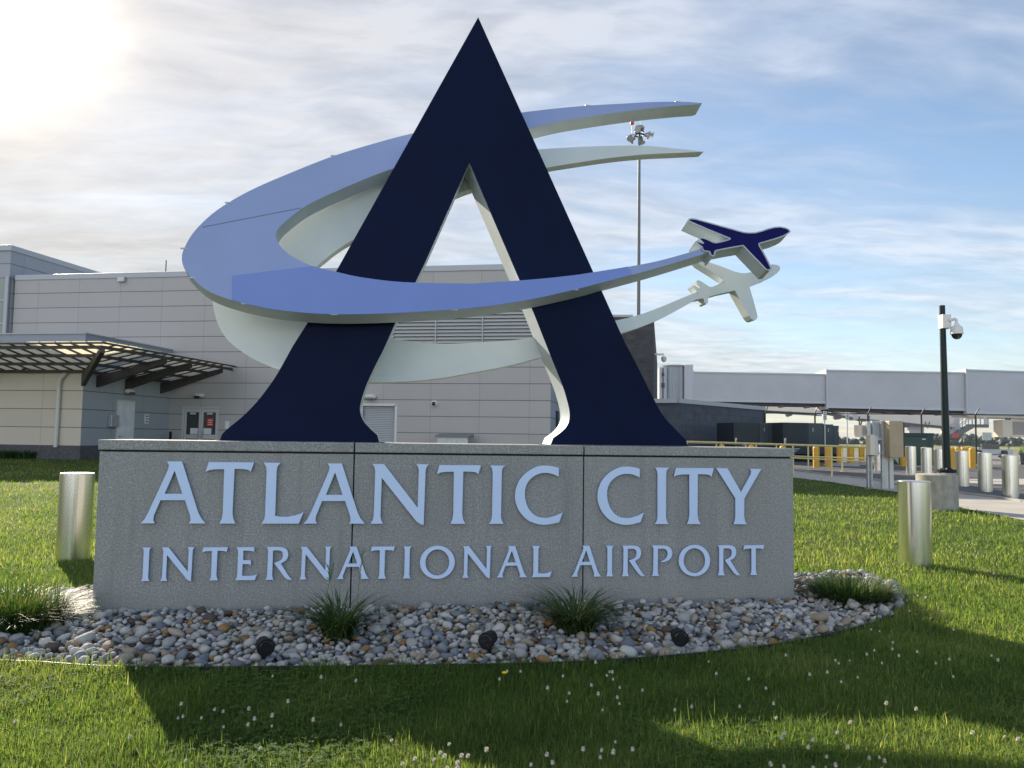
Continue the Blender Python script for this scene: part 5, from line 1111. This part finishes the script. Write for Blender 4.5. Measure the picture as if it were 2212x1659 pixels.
def clothes(name, ids, m, k):
    mp = {a: i for i, a in enumerate(ids)}
    skinned(name, [bpts[i] for i in ids], [(mp[a], mp[b]) for a, b in bed_ if a in mp and b in mp], [grow(br_[i], k) for i in ids], m, R)
clothes('hi_vis_shirt', [0, 1, 2, 3, 7, 8, 11, 12], MT['hivis'], 0.02)
clothes('trousers', [0, 15, 16, 17, 19, 20, 21], MT['trousers'], 0.018)
clothes('shoe', [17, 18], MT['black'], 0.02); clothes('shoe', [21, 22], MT['black'], 0.02)
MB().lathe([(0.105, 0), (0.115, 0.05), (0.10, 0.11), (0.05, 0.145), (0, 0.15)], (0, 0.012, 1.665), 16).build('hair', MT['hair'], R, smooth=True)
fc = MB().tube([(0, -0.10, 1.66), (0, -0.125, 1.635)], [0.012, 0.018], 8)
for sx in (-1, 1):
    fc.lathe([(0, -0.012), (0.012, 0), (0, 0.012)], (sx * 0.035, -0.098, 1.675), 8)
    fc.tube([(sx * 0.098, 0, 1.64), (sx * 0.105, 0.01, 1.68)], 0.018, 6)
fc.build('face', MT['skin'], R)
for hx, hy, hz in ((0.17, -0.20, 0.93), (-0.24, -0.08, 0.83)):
    hd = MB()
    for k in range(4): hd.tube([(hx - 0.03 + 0.02 * k, hy - 0.03, hz - 0.02), (hx - 0.03 + 0.02 * k, hy - 0.05, hz - 0.065), (hx - 0.028 + 0.019 * k, hy - 0.04, hz - 0.10 + 0.008 * abs(k - 1.5))], [0.010, 0.0095, 0.008], 6)
    hd.tube([(hx + 0.035, hy - 0.02, hz), (hx + 0.05, hy - 0.05, hz - 0.05)], [0.011, 0.009], 6)
    hd.build('hand', MT['skin'], R)

# ------------------------------------------------------------------ the far woods
def woods():
    bm = bmesh.new(); tmp = bmesh.new(); bmesh.ops.create_icosphere(tmp, subdivisions=2, radius=1)
    base = np.array([v.co[:] for v in tmp.verts]); faces = [[v.index for v in f.verts] for f in tmp.faces]; tmp.free(); bm.free()
    V, Fc, off, T = [], [], 0, []
    for i in range(1500):
        Y = rng.uniform(760, 880); x = rng.uniform(-420, 700)
        s_ = rng.uniform(2.0, 5.0); top = 8.0 + 2.6 * math.sin(x * 0.03) + 1.6 * math.sin(x * 0.11 + 1) + rng.uniform(-1.5, 1.5)
        z = rng.uniform(0.12, 1.0) * top - s_ * 0.5
        nn = base * (s_ * (1 + 0.25 * rng.standard_normal((len(base), 1)))) * np.array([1.0, 1, rng.uniform(0.7, 1.1)])
        V.append(nn + [x, Y, max(z, 0.8)]); Fc += [[a + off for a in f] for f in faces]; off += len(base); T += [rng.uniform(0, 1)] * len(base)
    me = bpy.data.meshes.new('woods'); me.from_pydata(np.concatenate(V).tolist(), [], Fc)
    at_ = me.attributes.new('tint', 'FLOAT', 'POINT'); at_.data.foreach_set('value', T)
    me.materials.append(leafy('far_foliage', (0.030, 0.052, 0.040), (0.055, 0.085, 0.055), (0.075, 0.105, 0.06), 0.25))
    o = bpy.data.objects.new('woods', me); S.collection.objects.link(o)
    tag(o, 'distant dark green belt of woods along the far side of the airfield', 'woods', None, 'stuff')
woods()

# ------------------------------------------------------------------ the river stone bed round the sign
BED = [(-150, 1436), (60, 1443), (265, 1455), (600, 1455), (1000, 1450), (1250, 1443), (1500, 1425), (1700, 1400), (1850, 1366), (1925, 1343), (1953, 1318), (1941, 1294), (1905, 1271), (1866, 1252)]
bedf = [g(x, y)[:2] for x, y in BED]
bedb = [g(x, y)[:2] for x, y in ((1790, 1256), (1719, 1262))]
c1, c2 = (WF.o + WF.u * (wl + 0.1) + WF.n * 0.5)[:2], (WF.o - WF.u * 0.1 + WF.n * 0.5)[:2]
bedl = [g(x, y)[:2] for x, y in ((199, 1297), (130, 1300), (70, 1335), (-30, 1360), (-150, 1385))]
front = [np.array(p[:2]) for p in spline(bedf, 5)]
BEDP = np.array(front + bedb + [c1, c2] + bedl)
def inpoly(P, poly):
    x, y = P[:, 0], P[:, 1]; r = np.zeros(len(P), bool); j = len(poly) - 1
    for i in range(len(poly)):
        xi, yi = poly[i]; xj, yj = poly[j]
        c = ((yi > y) != (yj > y)) & (x < (xj - xi) * (y - yi) / (yj - yi + 1e-12) + xi); r ^= c; j = i
    return r
def wallloc(P): q = np.column_stack([P - WF.o[:2], np.zeros(len(P))]); return q @ WF.u, q @ WF.n
def mound(P):
    """height of the bed: a low bank against the wall"""
    u, w_ = wallloc(P); return np.clip(0.085 + 0.05 * w_, 0.015, 0.085) * 1.0
bm = bmesh.new()
gx = np.arange(BEDP[:, 0].min(), BEDP[:, 0].max(), 0.12); gy = np.arange(BEDP[:, 1].min(), BEDP[:, 1].max(), 0.12)
XX, YY = np.meshgrid(gx, gy, indexing='ij'); Q = np.column_stack([XX.ravel(), YY.ravel()]); ins = inpoly(Q, BEDP).reshape(XX.shape); zz = (mound(Q) - 0.02).reshape(XX.shape)
vid = {}
for i in range(len(gx) - 1):
    for j in range(len(gy) - 1):
        if ins[i, j] or ins[i + 1, j] or ins[i, j + 1] or ins[i + 1, j + 1]:
            f = []
            for a, b in ((i, j), (i + 1, j), (i + 1, j + 1), (i, j + 1)):
                if (a, b) not in vid: vid[a, b] = bm.verts.new((gx[a], gy[b], max(0.006, zz[a, b]) if ins[a, b] else 0.006))
                f.append(vid[a, b])
            bm.faces.new(f)
me = bpy.data.meshes.new('stone_bed'); bm.to_mesh(me); bm.free(); me.materials.append(MT['soil'])
o = bpy.data.objects.new('stone_bed', me); S.collection.objects.link(o); tag(o, 'dark soil of the planting bed under the river stones', 'bed', None, 'structure')
eb = MB()
for a, b in zip(front[:-1], front[1:]): eb.bar((a[0], a[1], 0.012), (b[0], b[1], 0.012), 0.010, 0.075)
tag(eb.build('bed_edging', MT['edging']), 'black plastic edging strip curving along the front of the stone bed', 'edging')
a, b = g(1868, 1253, 0.06), g(1914, 1288, 0.06)
tag(MB().tube([tuple(a), tuple((a + b) / 2 + [0.03, 0, 0]), tuple(b)], 0.018, 8).build('bed_edging', MT['lampw'], None, smooth=True), 'loose pale strip of edging sticking up at the right end of the stone bed', 'edging')

def stonemat(name, c1, c2, c3):
    m = bpy.data.materials.new(name); m.use_nodes = True; t = NT(m.node_tree)
    b = t.add('ShaderNodeBsdfPrincipled'); o = t.add('ShaderNodeOutputMaterial'); t.link(b.outputs[0], o.inputs[0])
    a = t.add('ShaderNodeAttribute', attribute_name='tint'); oi = t.add('ShaderNodeObjectInfo')
    f = t.math('FRACT', t.math('ADD', a.outputs['Fac'], oi.outputs['Random']))
    c = t.coord('Object'); col = t.ramp(f, (0.0, c1), (0.5, c2), (1.0, c3))
    n = t.noise(c, 22, 5, 0.65, 0.4)
    col = t.mix(t.ramp(n, (0.35, 0.0), (0.7, 0.55)), col, tuple(v * 0.62 for v in c1)); col = t.mix(t.ramp(t.noise(c, 140, 2), (0.5, 0.0), (0.75, 0.3)), col, tuple(min(1, v * 1.5) for v in c3))
    t.link(col, b.inputs['Base Color']); b.inputs['Roughness'].default_value = 0.8; b.inputs['Specular IOR Level'].default_value = 0.15
    bp = t.add('ShaderNodeBump'); bp.inputs['Strength'].default_value = 0.3; bp.inputs['Distance'].default_value = 0.004
    t.link(n, bp.inputs['Height']); t.link(bp.outputs[0], b.inputs['Normal']); return m
SM = [stonemat('pale_grey_stone', (0.32, 0.315, 0.30), (0.44, 0.43, 0.405), (0.57, 0.56, 0.53)), stonemat('blue_grey_stone', (0.13, 0.14, 0.16), (0.20, 0.215, 0.24), (0.29, 0.31, 0.34)),
      stonemat('tan_stone', (0.25, 0.20, 0.145), (0.34, 0.285, 0.215), (0.42, 0.37, 0.30)), stonemat('ochre_stone', (0.28, 0.15, 0.055), (0.32, 0.20, 0.09), (0.27, 0.16, 0.08)), stonemat('dark_brown_stone', (0.07, 0.056, 0.05), (0.11, 0.085, 0.075), (0.14, 0.10, 0.08))]
SN = ['pale grey', 'blue grey', 'tan', 'ochre orange', 'dark brown']
tmp = bmesh.new(); bmesh.ops.create_icosphere(tmp, subdivisions=3, radius=1)
IB = np.array([v.co[:] for v in tmp.verts]); IF = np.array([[v.index for v in f.verts] for f in tmp.faces]); tmp.free()
tmp = bmesh.new(); bmesh.ops.create_icosphere(tmp, subdivisions=2, radius=1)
LB = np.array([v.co[:] for v in tmp.verts]); LF = np.array([[v.index for v in f.verts] for f in tmp.faces]); tmp.free()
def pebble(B, seed):
    r = np.random.default_rng(seed); d = np.ones(len(B))
    for _ in range(5):
        k = r.standard_normal(3) * 1.6; d += 0.07 * np.sin(B @ k + r.uniform(0, 6))
    for _ in range(3):
        k = r.standard_normal(3) * 4.0; d += 0.022 * np.sin(B @ k + r.uniform(0, 6))
    for _ in range(r.integers(3, 9)):                     # a few worn flats
        k = r.standard_normal(3); k /= np.linalg.norm(k); h = r.uniform(0.72, 0.92); pr = B @ k * d
        d = np.where(pr > h, d * (h + (pr - h) * 0.2) / np.maximum(pr, 1e-6), d)
    return B * d[:, None] * np.array([r.uniform(1.0, 1.35), r.uniform(0.78, 1.0), r.uniform(0.55, 0.8)])
VAR = 16
PH = [pebble(IB, 100 + i) for i in range(VAR)]; PL = [pebble(LB, 100 + i) for i in range(VAR)]
def scatter(sizes, fill):
    """dart throwing, big stones first, in a hash grid"""
    out = []; cell = {}; cs = 0.12
    rad = np.sort(np.concatenate([rng.uniform(a, b, n) for n, a, b in sizes]))[::-1]
    lo, hi = BEDP.min(0), BEDP.max(0)
    for r in rad:
        for _ in range(14):
            p = lo + (hi - lo) * rng.random(2); ci = (int(p[0] / cs), int(p[1] / cs)); ok = True
            for i in range(ci[0] - 1, ci[0] + 2):
                for j in range(ci[1] - 1, ci[1] + 2):
                    for (x, y, rr) in cell.get((i, j), ()):
                        if (x - p[0]) ** 2 + (y - p[1]) ** 2 < (fill * (r + rr)) ** 2: ok = False; break
                    if not ok: break
                if not ok: break
            if ok: cell.setdefault(ci, []).append((p[0], p[1], r)); out.append((p[0], p[1], r)); break
    P = np.array(out); k = inpoly(P[:, :2] - np.column_stack([np.zeros(len(P)), P[:, 2] + 0.01]), BEDP); u, w_ = wallloc(P[:, :2])
    k &= ~((u > -0.03) & (u < wl + 0.03) & (w_ > -P[:, 2] * 0.6))
    return P[k]
top = scatter([(70, 0.054, 0.072), (1050, 0.037, 0.054), (2600, 0.026, 0.037), (5000, 0.016, 0.026)], 0.79)
low_ = scatter([(7000, 0.020, 0.040)], 0.72)
st = []
for lay, P in ((0, low_), (1, top)):
    zb_ = mound(P[:, :2])
    for (x, y, r), z in zip(P, zb_):
        c = rng.choice(5, p=[0.56, 0.20, 0.15, 0.045, 0.045])
        zz_ = z - 0.028 + r * 0.12 if lay == 0 else z + r * 0.30 + rng.uniform(-0.006, 0.022)
        st.append((x, y, zz_, r, c, lay, rng.uniform(0, 6.28), rng.normal(0, 0.4), rng.normal(0, 0.4), rng.integers(VAR), rng.random()))
# the 300 that show largest are things of their own
def proj(p):
    v = np.asarray(p) - cC; dpt = v @ cf; return CX + F * (v @ cR) / dpt, CY - F * (v @ cU) / dpt, dpt
sc = []
for i, s_ in enumerate(st):
    x, y, dpt = proj(s_[:3])
    sc.append((s_[3] / dpt if (s_[5] and 5 < x < 2207 and y < 1650) else 0, i))
sc.sort(reverse=True); single = {i for _, i in sc[:300]}
PMESH = {}
for i in range(VAR):
    me = bpy.data.meshes.new('river_stone'); me.from_pydata(PH[i].tolist(), [], IF.tolist()); me.polygons.foreach_set('use_smooth', [True] * len(IF)); me.materials.append(SM[0]); PMESH[i] = me
PM2 = {}
V, Fc, MI, T = [], [], [], []; off = 0
for i, s_ in enumerate(st):
    x, y, z, r, c, lay, a, tx_, ty_, v, tn = s_
    R3 = (Matrix.Rotation(a, 3, 'Z') @ Matrix.Rotation(tx_, 3, 'X') @ Matrix.Rotation(ty_, 3, 'Y'))
    if i in single:
        key = (v, c)
        if key not in PM2:
            PM2[key] = PMESH[v].copy(); PM2[key].materials[0] = SM[c]; PM2[key].name = 'river_stone'
        o = bpy.data.objects.new('river_stone', PM2[key]); S.collection.objects.link(o)
        o.matrix_world = Matrix.Translation((x, y, z)) @ R3.to_4x4() @ Matrix.Scale(r, 4)
        tag(o, f'larger {SN[c]} rounded river stone in the bed at the foot of the granite sign', 'stone', f'{SN[c]} river stones in the sign bed')
    else:
        V.append((PL[v] * r) @ np.array(R3).T + [x, y, z]); Fc.append(LF + off); off += len(LB); MI += [c] * len(LF); T += [tn] * len(LB)
def bigmesh(name, V, faces3, mats, mi=None, tint=None, smooth=False):
    me = bpy.data.meshes.new(name); V = np.asarray(V, np.float32); n = len(V)
    me.vertices.add(n); me.vertices.foreach_set('co', V.ravel())
    tot = sum(f.size for f in faces3); nf = sum(len(f) for f in faces3)
    me.loops.add(tot); me.polygons.add(nf)
    me.loops.foreach_set('vertex_index', np.concatenate([f.ravel() for f in faces3]).astype(np.int32))
    ls = np.concatenate([np.full(len(f), f.shape[1]) for f in faces3]); me.polygons.foreach_set('loop_start', np.concatenate([[0], np.cumsum(ls)[:-1]]).astype(np.int32))
    for m in mats: me.materials.append(m)
    if mi is not None: me.polygons.foreach_set('material_index', np.asarray(mi, np.int32))
    if smooth: me.polygons.foreach_set('use_smooth', np.ones(nf, bool))
    if tint is not None:
        at_ = me.attributes.new('tint', 'FLOAT', 'POINT'); at_.data.foreach_set('value', np.asarray(tint, np.float32))
    me.update(calc_edges=True); o = bpy.data.objects.new(name, me); S.collection.objects.link(o); return o
o = bigmesh('river_gravel', np.concatenate(V), [np.concatenate(Fc)], SM, MI, T, True)
tag(o, 'smaller river stones in grey, tan and ochre filling the sign bed', 'gravel', None, 'stuff')
print('stones', len(st))

# spot lights in the bed
for x, y, lb, yw in ((571, 1400, 'black ground spot light in the stones, left of the grass clump under INTERNATIONAL', 0.5), (1056, 1386, 'black ground spot light in the stones, between the two middle grass clumps', -0.35), (1466, 1380, 'black ground spot light in the stones, right of both middle grass clumps', 0.05)):
    p = g(x, y - 3, 0.13); R = root('spot_light', (p[0], p[1], 0.02), yw, lb, 'spot light', 'black spot lights in the stone bed')
    dv = np.array([0, -0.86, -0.06]); dv /= np.linalg.norm(dv); c = np.array([0, 0, 0.12])
    MB().tube([c - dv * 0.06, c - dv * 0.05, c + dv * 0.02, c + dv * 0.022, c + dv * 0.06], [0.036, 0.051, 0.054, 0.060, 0.062], 12).build('housing', MT['black'], R, bevel=0.002)
    MB().tube([c + dv * 0.0602, c + dv * 0.062], [0.047, 0.044], 16).build('lens', MT['lens'], R)
    MB().bar((0, 0.02, -0.05), (0, 0.02, 0.1), 0.03).build('stake', MT['black'], R)

# ------------------------------------------------------------------ grasses
def blades(P, H, Wd, az, bend, z0, seg=2):
    """arrays of tapering bent blades -> verts, faces"""
    n = len(P); dx, dy = np.cos(az), np.sin(az); sx, sy = -np.sin(az), np.cos(az)
    V = np.zeros((n, 2 * seg + 1, 3), np.float32)
    for k in range(seg + 1):
        t = k / seg; h = H * t * (1 - 0.35 * np.clip(bend, 0, 1.4) * t); o_ = H * bend * t * t * 0.8
        cx_, cy_ = P[:, 0] + dx * o_, P[:, 1] + dy * o_; wv = Wd * (1 - t) ** 0.7 * (0.5 if k else 0.45)
        if k < seg:
            V[:, 2 * k] = np.column_stack([cx_ - sx * wv, cy_ - sy * wv, z0 + h]); V[:, 2 * k + 1] = np.column_stack([cx_ + sx * wv, cy_ + sy * wv, z0 + h])
        else: V[:, 2 * k] = np.column_stack([cx_, cy_, z0 + h])
    b = (np.arange(n) * (2 * seg + 1))[:, None]
    q = np.concatenate([b + np.array([[2 * k, 2 * k + 1, 2 * k + 3, 2 * k + 2]]) for k in range(seg - 1)])
    t3 = b + np.array([[2 * seg - 2, 2 * seg - 1, 2 * seg]])
    return V.reshape(-1, 3), [q, t3]
def vnoise(P, s, seed):
    r = np.random.default_rng(seed); G = r.random((64, 64)); q = P * s; i = np.floor(q).astype(int); f = q - i; f = f * f * (3 - 2 * f)
    g_ = lambda a, b: G[(i[:, 0] + a) % 64, (i[:, 1] + b) % 64]
    return (g_(0, 0) * (1 - f[:, 0]) + g_(1, 0) * f[:, 0]) * (1 - f[:, 1]) + (g_(0, 1) * (1 - f[:, 0]) + g_(1, 1) * f[:, 0]) * f[:, 1]
OBST = [(o_.location.x, o_.location.y, 0.2) for o_ in bpy.data.objects if o_.name.startswith('steel_bollard')] + [(R_k.location.x, R_k.location.y, 0.43)]
def lawn_points(n, y0, y1, power):
    Y = (y0 ** (1 - power) + (y1 ** (1 - power) - y0 ** (1 - power)) * rng.random(n)) ** (1 / (1 - power))
    X = (rng.random(n) * 2 - 1) * (Y * 0.70 + 1.0); P = np.column_stack([X, Y])
    k = inpoly(P, np.array(LAWN)) & ~inpoly(P, BEDP)
    u, w_ = wallloc(P); k &= ~((u > 0) & (u < wl) & (w_ > 0) & (w_ < WD))
    q, wq = (np.column_stack([P - TF.o[:2], np.zeros(n)]) @ TF.u), (np.column_stack([P - TF.o[:2], np.zeros(n)]) @ TF.n)
    k &= ~((wq > wy - 0.4) & (q < ui + 0.2)) & (wq < -0.5)
    for x, y, r in OBST: k &= (P[:, 0] - x) ** 2 + (P[:, 1] - y) ** 2 > r * r
    # behind the sign wall nothing of the lawn shows
    hid = (u > 0.5 + w_ * 0.25) & (u < wl - 0.3 - w_ * 0.25) & (w_ > 3.5)
    return P[k & (~hid | (rng.random(n) < 0.4))]
GRASS = leafy('lawn_blades', (0.056, 0.120, 0.030), (0.158, 0.232, 0.058), (0.40, 0.375, 0.19), 0.6, rough=0.6)
P = np.concatenate([lawn_points(620000, 2.6, 44.0, 2.0), lawn_points(330000, 2.6, 9.0, 1.4)])
D = np.hypot(P[:, 0], P[:, 1]); n = len(P)
pat = vnoise(P, 1.1, 1) * 0.6 + vnoise(P, 3.7, 2) * 0.4
H = (0.032 + 0.045 * rng.random(n)) * (0.55 + 0.9 * pat) + 0.0009 * D
fr_ = np.array(front); near = np.full(n, 9.0)
cand = np.where((P[:, 1] < 9.5) & (P[:, 1] > 4.5))[0]
for k in range(0, len(fr_), 2): near[cand] = np.minimum(near[cand], np.hypot(P[cand, 0] - fr_[k, 0], P[cand, 1] - fr_[k, 1]))
tall = (rng.random(n) < 0.025) | ((near < 0.16) & (rng.random(n) < 0.3)); H = np.where(tall, H * 1.8, H)
Wd = (0.0042 + 0.0025 * rng.random(n)) * (1 + np.maximum(0, D - 4) * 0.14)
pat2 = vnoise(P, 0.55, 21) * 0.6 + vnoise(P, 1.9, 22) * 0.4
tint = np.clip(0.14 + 0.5 * rng.random(n) + 0.2 * (pat - 0.4) + 0.7 * (pat2 - 0.5) + (rng.random(n) < 0.045) * 0.5, 0, 1)
Vg, Fg = blades(P, H, Wd, rng.random(n) * 6.283, np.abs(rng.normal(0.7, 0.5, n)), gz(P[:, 1]), 2)
o = bigmesh('grass', Vg, Fg, [GRASS], None, np.repeat(tint, 5)); tag(o, 'mown green lawn grass with clover all round the sign', 'grass', None, 'stuff')
print('blades', n)
# clover leaves between the blades
P = lawn_points(52000, 2.6, 14.0, 1.8); pt = vnoise(P, 0.9, 5); P = P[pt + 0.25 * rng.random(len(P)) > 0.62]
n = len(P); V = []; r = 0.007 + 0.006 * rng.random(n); z = 0.03 + 0.03 * rng.random(n) + gz(P[:, 1]); a0 = rng.random(n) * 6.28
VV = np.zeros((n, 3, 4, 3), np.float32)
for k in range(3):
    a = a0 + k * 2.094; dx, dy = np.cos(a), np.sin(a)
    for j, (rad, w_) in enumerate(((0.05, 0), (1.1, 0.75), (1.75, 0), (1.1, -0.75))):
        VV[:, k, j] = np.column_stack([P[:, 0] + r * (rad * dx - w_ * dy), P[:, 1] + r * (rad * dy + w_ * dx), z + r * 0.25 * rad * rng.normal(0.3, 0.6, n)])
b = np.arange(n * 3)[:, None] * 4 + np.array([[0, 1, 2, 3]])
o = bigmesh('clover_leaves', VV.reshape(-1, 3), [b], [leafy('clover_leaf', (0.055, 0.115, 0.026), (0.10, 0.18, 0.04), (0.13, 0.20, 0.06), 0.4, rough=0.85)], None, np.repeat(rng.random(n), 12))
tag(o, 'three-part clover leaves spread through the lawn', 'clover', None, 'stuff')

# white clover heads
cm_ = MB(); hb_ = pebble(LB, 3) * 0.9
hv = LB * np.array([1, 1, 0.86]); hv = hv * (1 + 0.16 * np.sin(hv[:, [0]] * 23) * np.sin(hv[:, [1]] * 19 + hv[:, [2]] * 15))
cm_.add(hv * 0.0060 + [0, 0, 0.095], LF.tolist(), 0)
for k in range(70):                                     # ragged florets all round the head
    zf = 1 - 1.75 * (k + 0.5) / 70; af = k * 2.39996; rf_ = math.sqrt(max(0, 1 - zf * zf)); dr_ = np.array([rf_ * math.cos(af), rf_ * math.sin(af), zf])
    sd1 = np.array([-math.sin(af), math.cos(af), 0]); Lf = 0.0102 * random.uniform(0.8, 1.15); b0 = dr_ * 0.005; tipp = dr_ * Lf + np.array([0, 0, 0.002 if zf > 0 else -0.002])
    cm_.add([b0 - sd1 * 0.0014 + [0, 0, .095], b0 + sd1 * 0.0014 + [0, 0, .095], tipp + sd1 * 0.0011 + [0, 0, .095], tipp - sd1 * 0.0011 + [0, 0, .095]], [(0, 1, 2, 3)], 0 if zf > -0.35 else 2)
cm_.tube([(0, 0, 0), (0.004, 0.002, 0.05), (0, 0, 0.09)], 0.0013, 4, 1)
first = cm_.build('clover_flower', [MT['petal'], MT['stem'], mat('faded_petal', (0.42, 0.26, 0.19), 0.8)], None, recalc=False)
cl_pts = lawn_points(16000, 3.0, 13.0, 1.6); dn = 0.75 * vnoise(cl_pts, 1.9, 9) ** 2 * (0.35 + vnoise(cl_pts, 0.6, 10))
uu, ww = wallloc(cl_pts)
dn = dn * np.where((cl_pts[:, 1] < 6.0), 1.0, np.where(cl_pts[:, 0] > 2.5, 1.2, 0.25))
cl_pts = cl_pts[rng.random(len(cl_pts)) < dn * 0.22]
cl_pts = cl_pts[np.argsort(np.hypot(cl_pts[:, 0], cl_pts[:, 1]))]
inv = np.array([0 < proj((p[0], p[1], 0.1))[0] < 2212 and proj((p[0], p[1], 0.1))[1] < 1659 for p in cl_pts]); cl_pts = cl_pts[inv]
print('clover', len(cl_pts))
rest = []
for i, p in enumerate(cl_pts):
    m = Matrix.Translation((p[0], p[1], gz(p[1]))) @ Matrix.Rotation(rng.uniform(0, 6), 4, 'Z') @ Matrix.Rotation(rng.normal(0, 0.15), 4, 'X') @ Matrix.Scale(rng.uniform(0.7, 1.15), 4)
    if i < 290:
        o = first if i == 0 else first.copy()
        if i: S.collection.objects.link(o)
        o.matrix_world = m
        u_, w__ = wallloc(p[None, :])
        if p[1] < 6.4 and u_[0] < wl + 0.6: tag(o, 'small round white clover flower in the lawn in front of the stone bed', 'flower', 'white clover flowers in front of the bed')
        elif p[0] > 0: tag(o, 'small round white clover flower in the lawn right of the stone bed', 'flower', 'white clover flowers right of the bed')
        else: tag(o, 'small round white clover flower in the lawn left of the stone bed', 'flower', 'white clover flowers left of the bed')
    else: rest.append(m)
if rest:
    bv = np.array([v.co[:] for v in first.data.vertices]); bf = [tuple(f.vertices) for f in first.data.polygons]; bi = [f.material_index for f in first.data.polygons]
    mm = MB()
    for m in rest:
        A = np.array(m); mm.add(bv @ A[:3, :3].T + A[:3, 3], bf, 0); mm.m[-len(bi):] = bi
    tag(mm.build('clover_flowers', list(first.data.materials), None, recalc=False), 'farther white clover flowers dotting the lawn', 'clover', None, 'stuff')
p = g(1090, 1460, 0.06)
dm = MB().lathe([(0, 0.0), (0.012, 0.004), (0.019, 0.012), (0.012, 0.018), (0, 0.019)], (0, 0, 0.07), 14, 0).tube([(0, 0, 0), (0, 0, 0.072)], 0.0016, 5, 1)
tag(dm.build('dandelion', [MT['dandel'], MT['stem']], None, smooth=True, loc=(p[0], p[1], 0)), 'single yellow dandelion flower in the lawn just before the bed edging', 'flower')

# ornamental grass clumps
def clump(c, n, hgt, spread, rad, label, seedm, tallstalks=0, bw=0.009):
    n = int(n); a = rng.random(n) * 6.283; rr = rad * np.sqrt(rng.random(n)); P = np.column_stack([c[0] + rr * np.cos(a), c[1] + rr * np.sin(a)])
    az = a + rng.normal(0, 0.5, n); H = hgt * (0.5 + 0.6 * rng.random(n)); bend = np.abs(rng.normal(spread, 0.45, n))
    Vg, Fg = blades(P, H, bw + 0.6 * bw * rng.random(n), az, bend, np.full(n, c[2]), 5)
    o = bigmesh('grass_clump', Vg - np.array(c, np.float32), Fg, [TUFT], None, np.repeat(np.where(rng.random(n) < 0.05, 1.0, np.clip(rng.random(n) * 0.7 + 0.05, 0, 1)), 11)); o.location = c
    tag(o, label, 'grass clump', 'ornamental grass clumps in the stone bed')
    if tallstalks:
        m = MB()
        for k in range(tallstalks):
            x, y = rng.normal(0, 0.06, 2); h = hgt * rng.uniform(1.2, 1.75); lx, ly = rng.normal(0, 0.09, 2)
            m.tube([(x, y, 0), (x + lx * .4, y + ly * .4, h * .55), (x + lx, y + ly, h)], [0.0028, 0.0022, 0.0012], 5)
            for t_ in np.linspace(0.78, 1, 9): m.tube([(x + lx * t_, y + ly * t_, h * t_ - 0.01), (x + lx * t_ + rng.normal(0, 0.012), y + ly * t_, h * t_ + 0.02)], [0.004, 0.001], 4)
        m.build('seed_stalk', MT['stem'], o)
TUFT = leafy('tuft_blades', (0.026, 0.062, 0.018), (0.055, 0.11, 0.03), (0.30, 0.25, 0.10), 0.35)
q = g(730, 1392); clump((q[0], q[1], 0.05), 300, 0.44, 1.25, 0.11, 'spiky green grass clump with tall seed stalks below the word INTERNATIONAL', 1, 3, 0.012)
q = g(1245, 1378); clump((q[0], q[1], 0.05), 430, 0.46, 1.45, 0.14, 'fuller drooping grass clump below the word AIRPORT', 2, 0, 0.012)
q = g(20, 1372); clump((q[0], q[1], 0.03), 3200, 0.40, 0.8, 0.36, 'large overgrown grass clump at the left end of the stone bed', 3)
q = g(1838, 1312); clump((q[0], q[1], 0.03), 2600, 0.34, 0.95, 0.33, 'large dark matted grass clump at the right end of the stone bed', 4)
# planting by the entrance wing
for x, lb in ((12, 'small dark shrub against the wing front wall at the left picture edge'), (68, 'small dark shrub against the wing front wall beside the downpipe')):
    q = g(x, 990); c = (q[0], q[1] - 0.3, float(gz(q[1]))); n = 700; a = rng.random(n) * 6.283; rr = 0.55 * np.sqrt(rng.random(n)); P = np.column_stack([1.1 * rr * np.cos(a), rr * np.sin(a)])
    Vg, Fg = blades(P, 0.5 * (0.5 + 0.5 * rng.random(n)), np.full(n, 0.05), a, np.abs(rng.normal(0.5, 0.3, n)), np.zeros(n), 3)
    o = bigmesh('shrub', Vg, Fg, [TUFT], None, np.repeat(rng.random(n) * 0.6, 7)); o.location = c; tag(o, lb, 'shrub', 'shrubs by the wing wall')
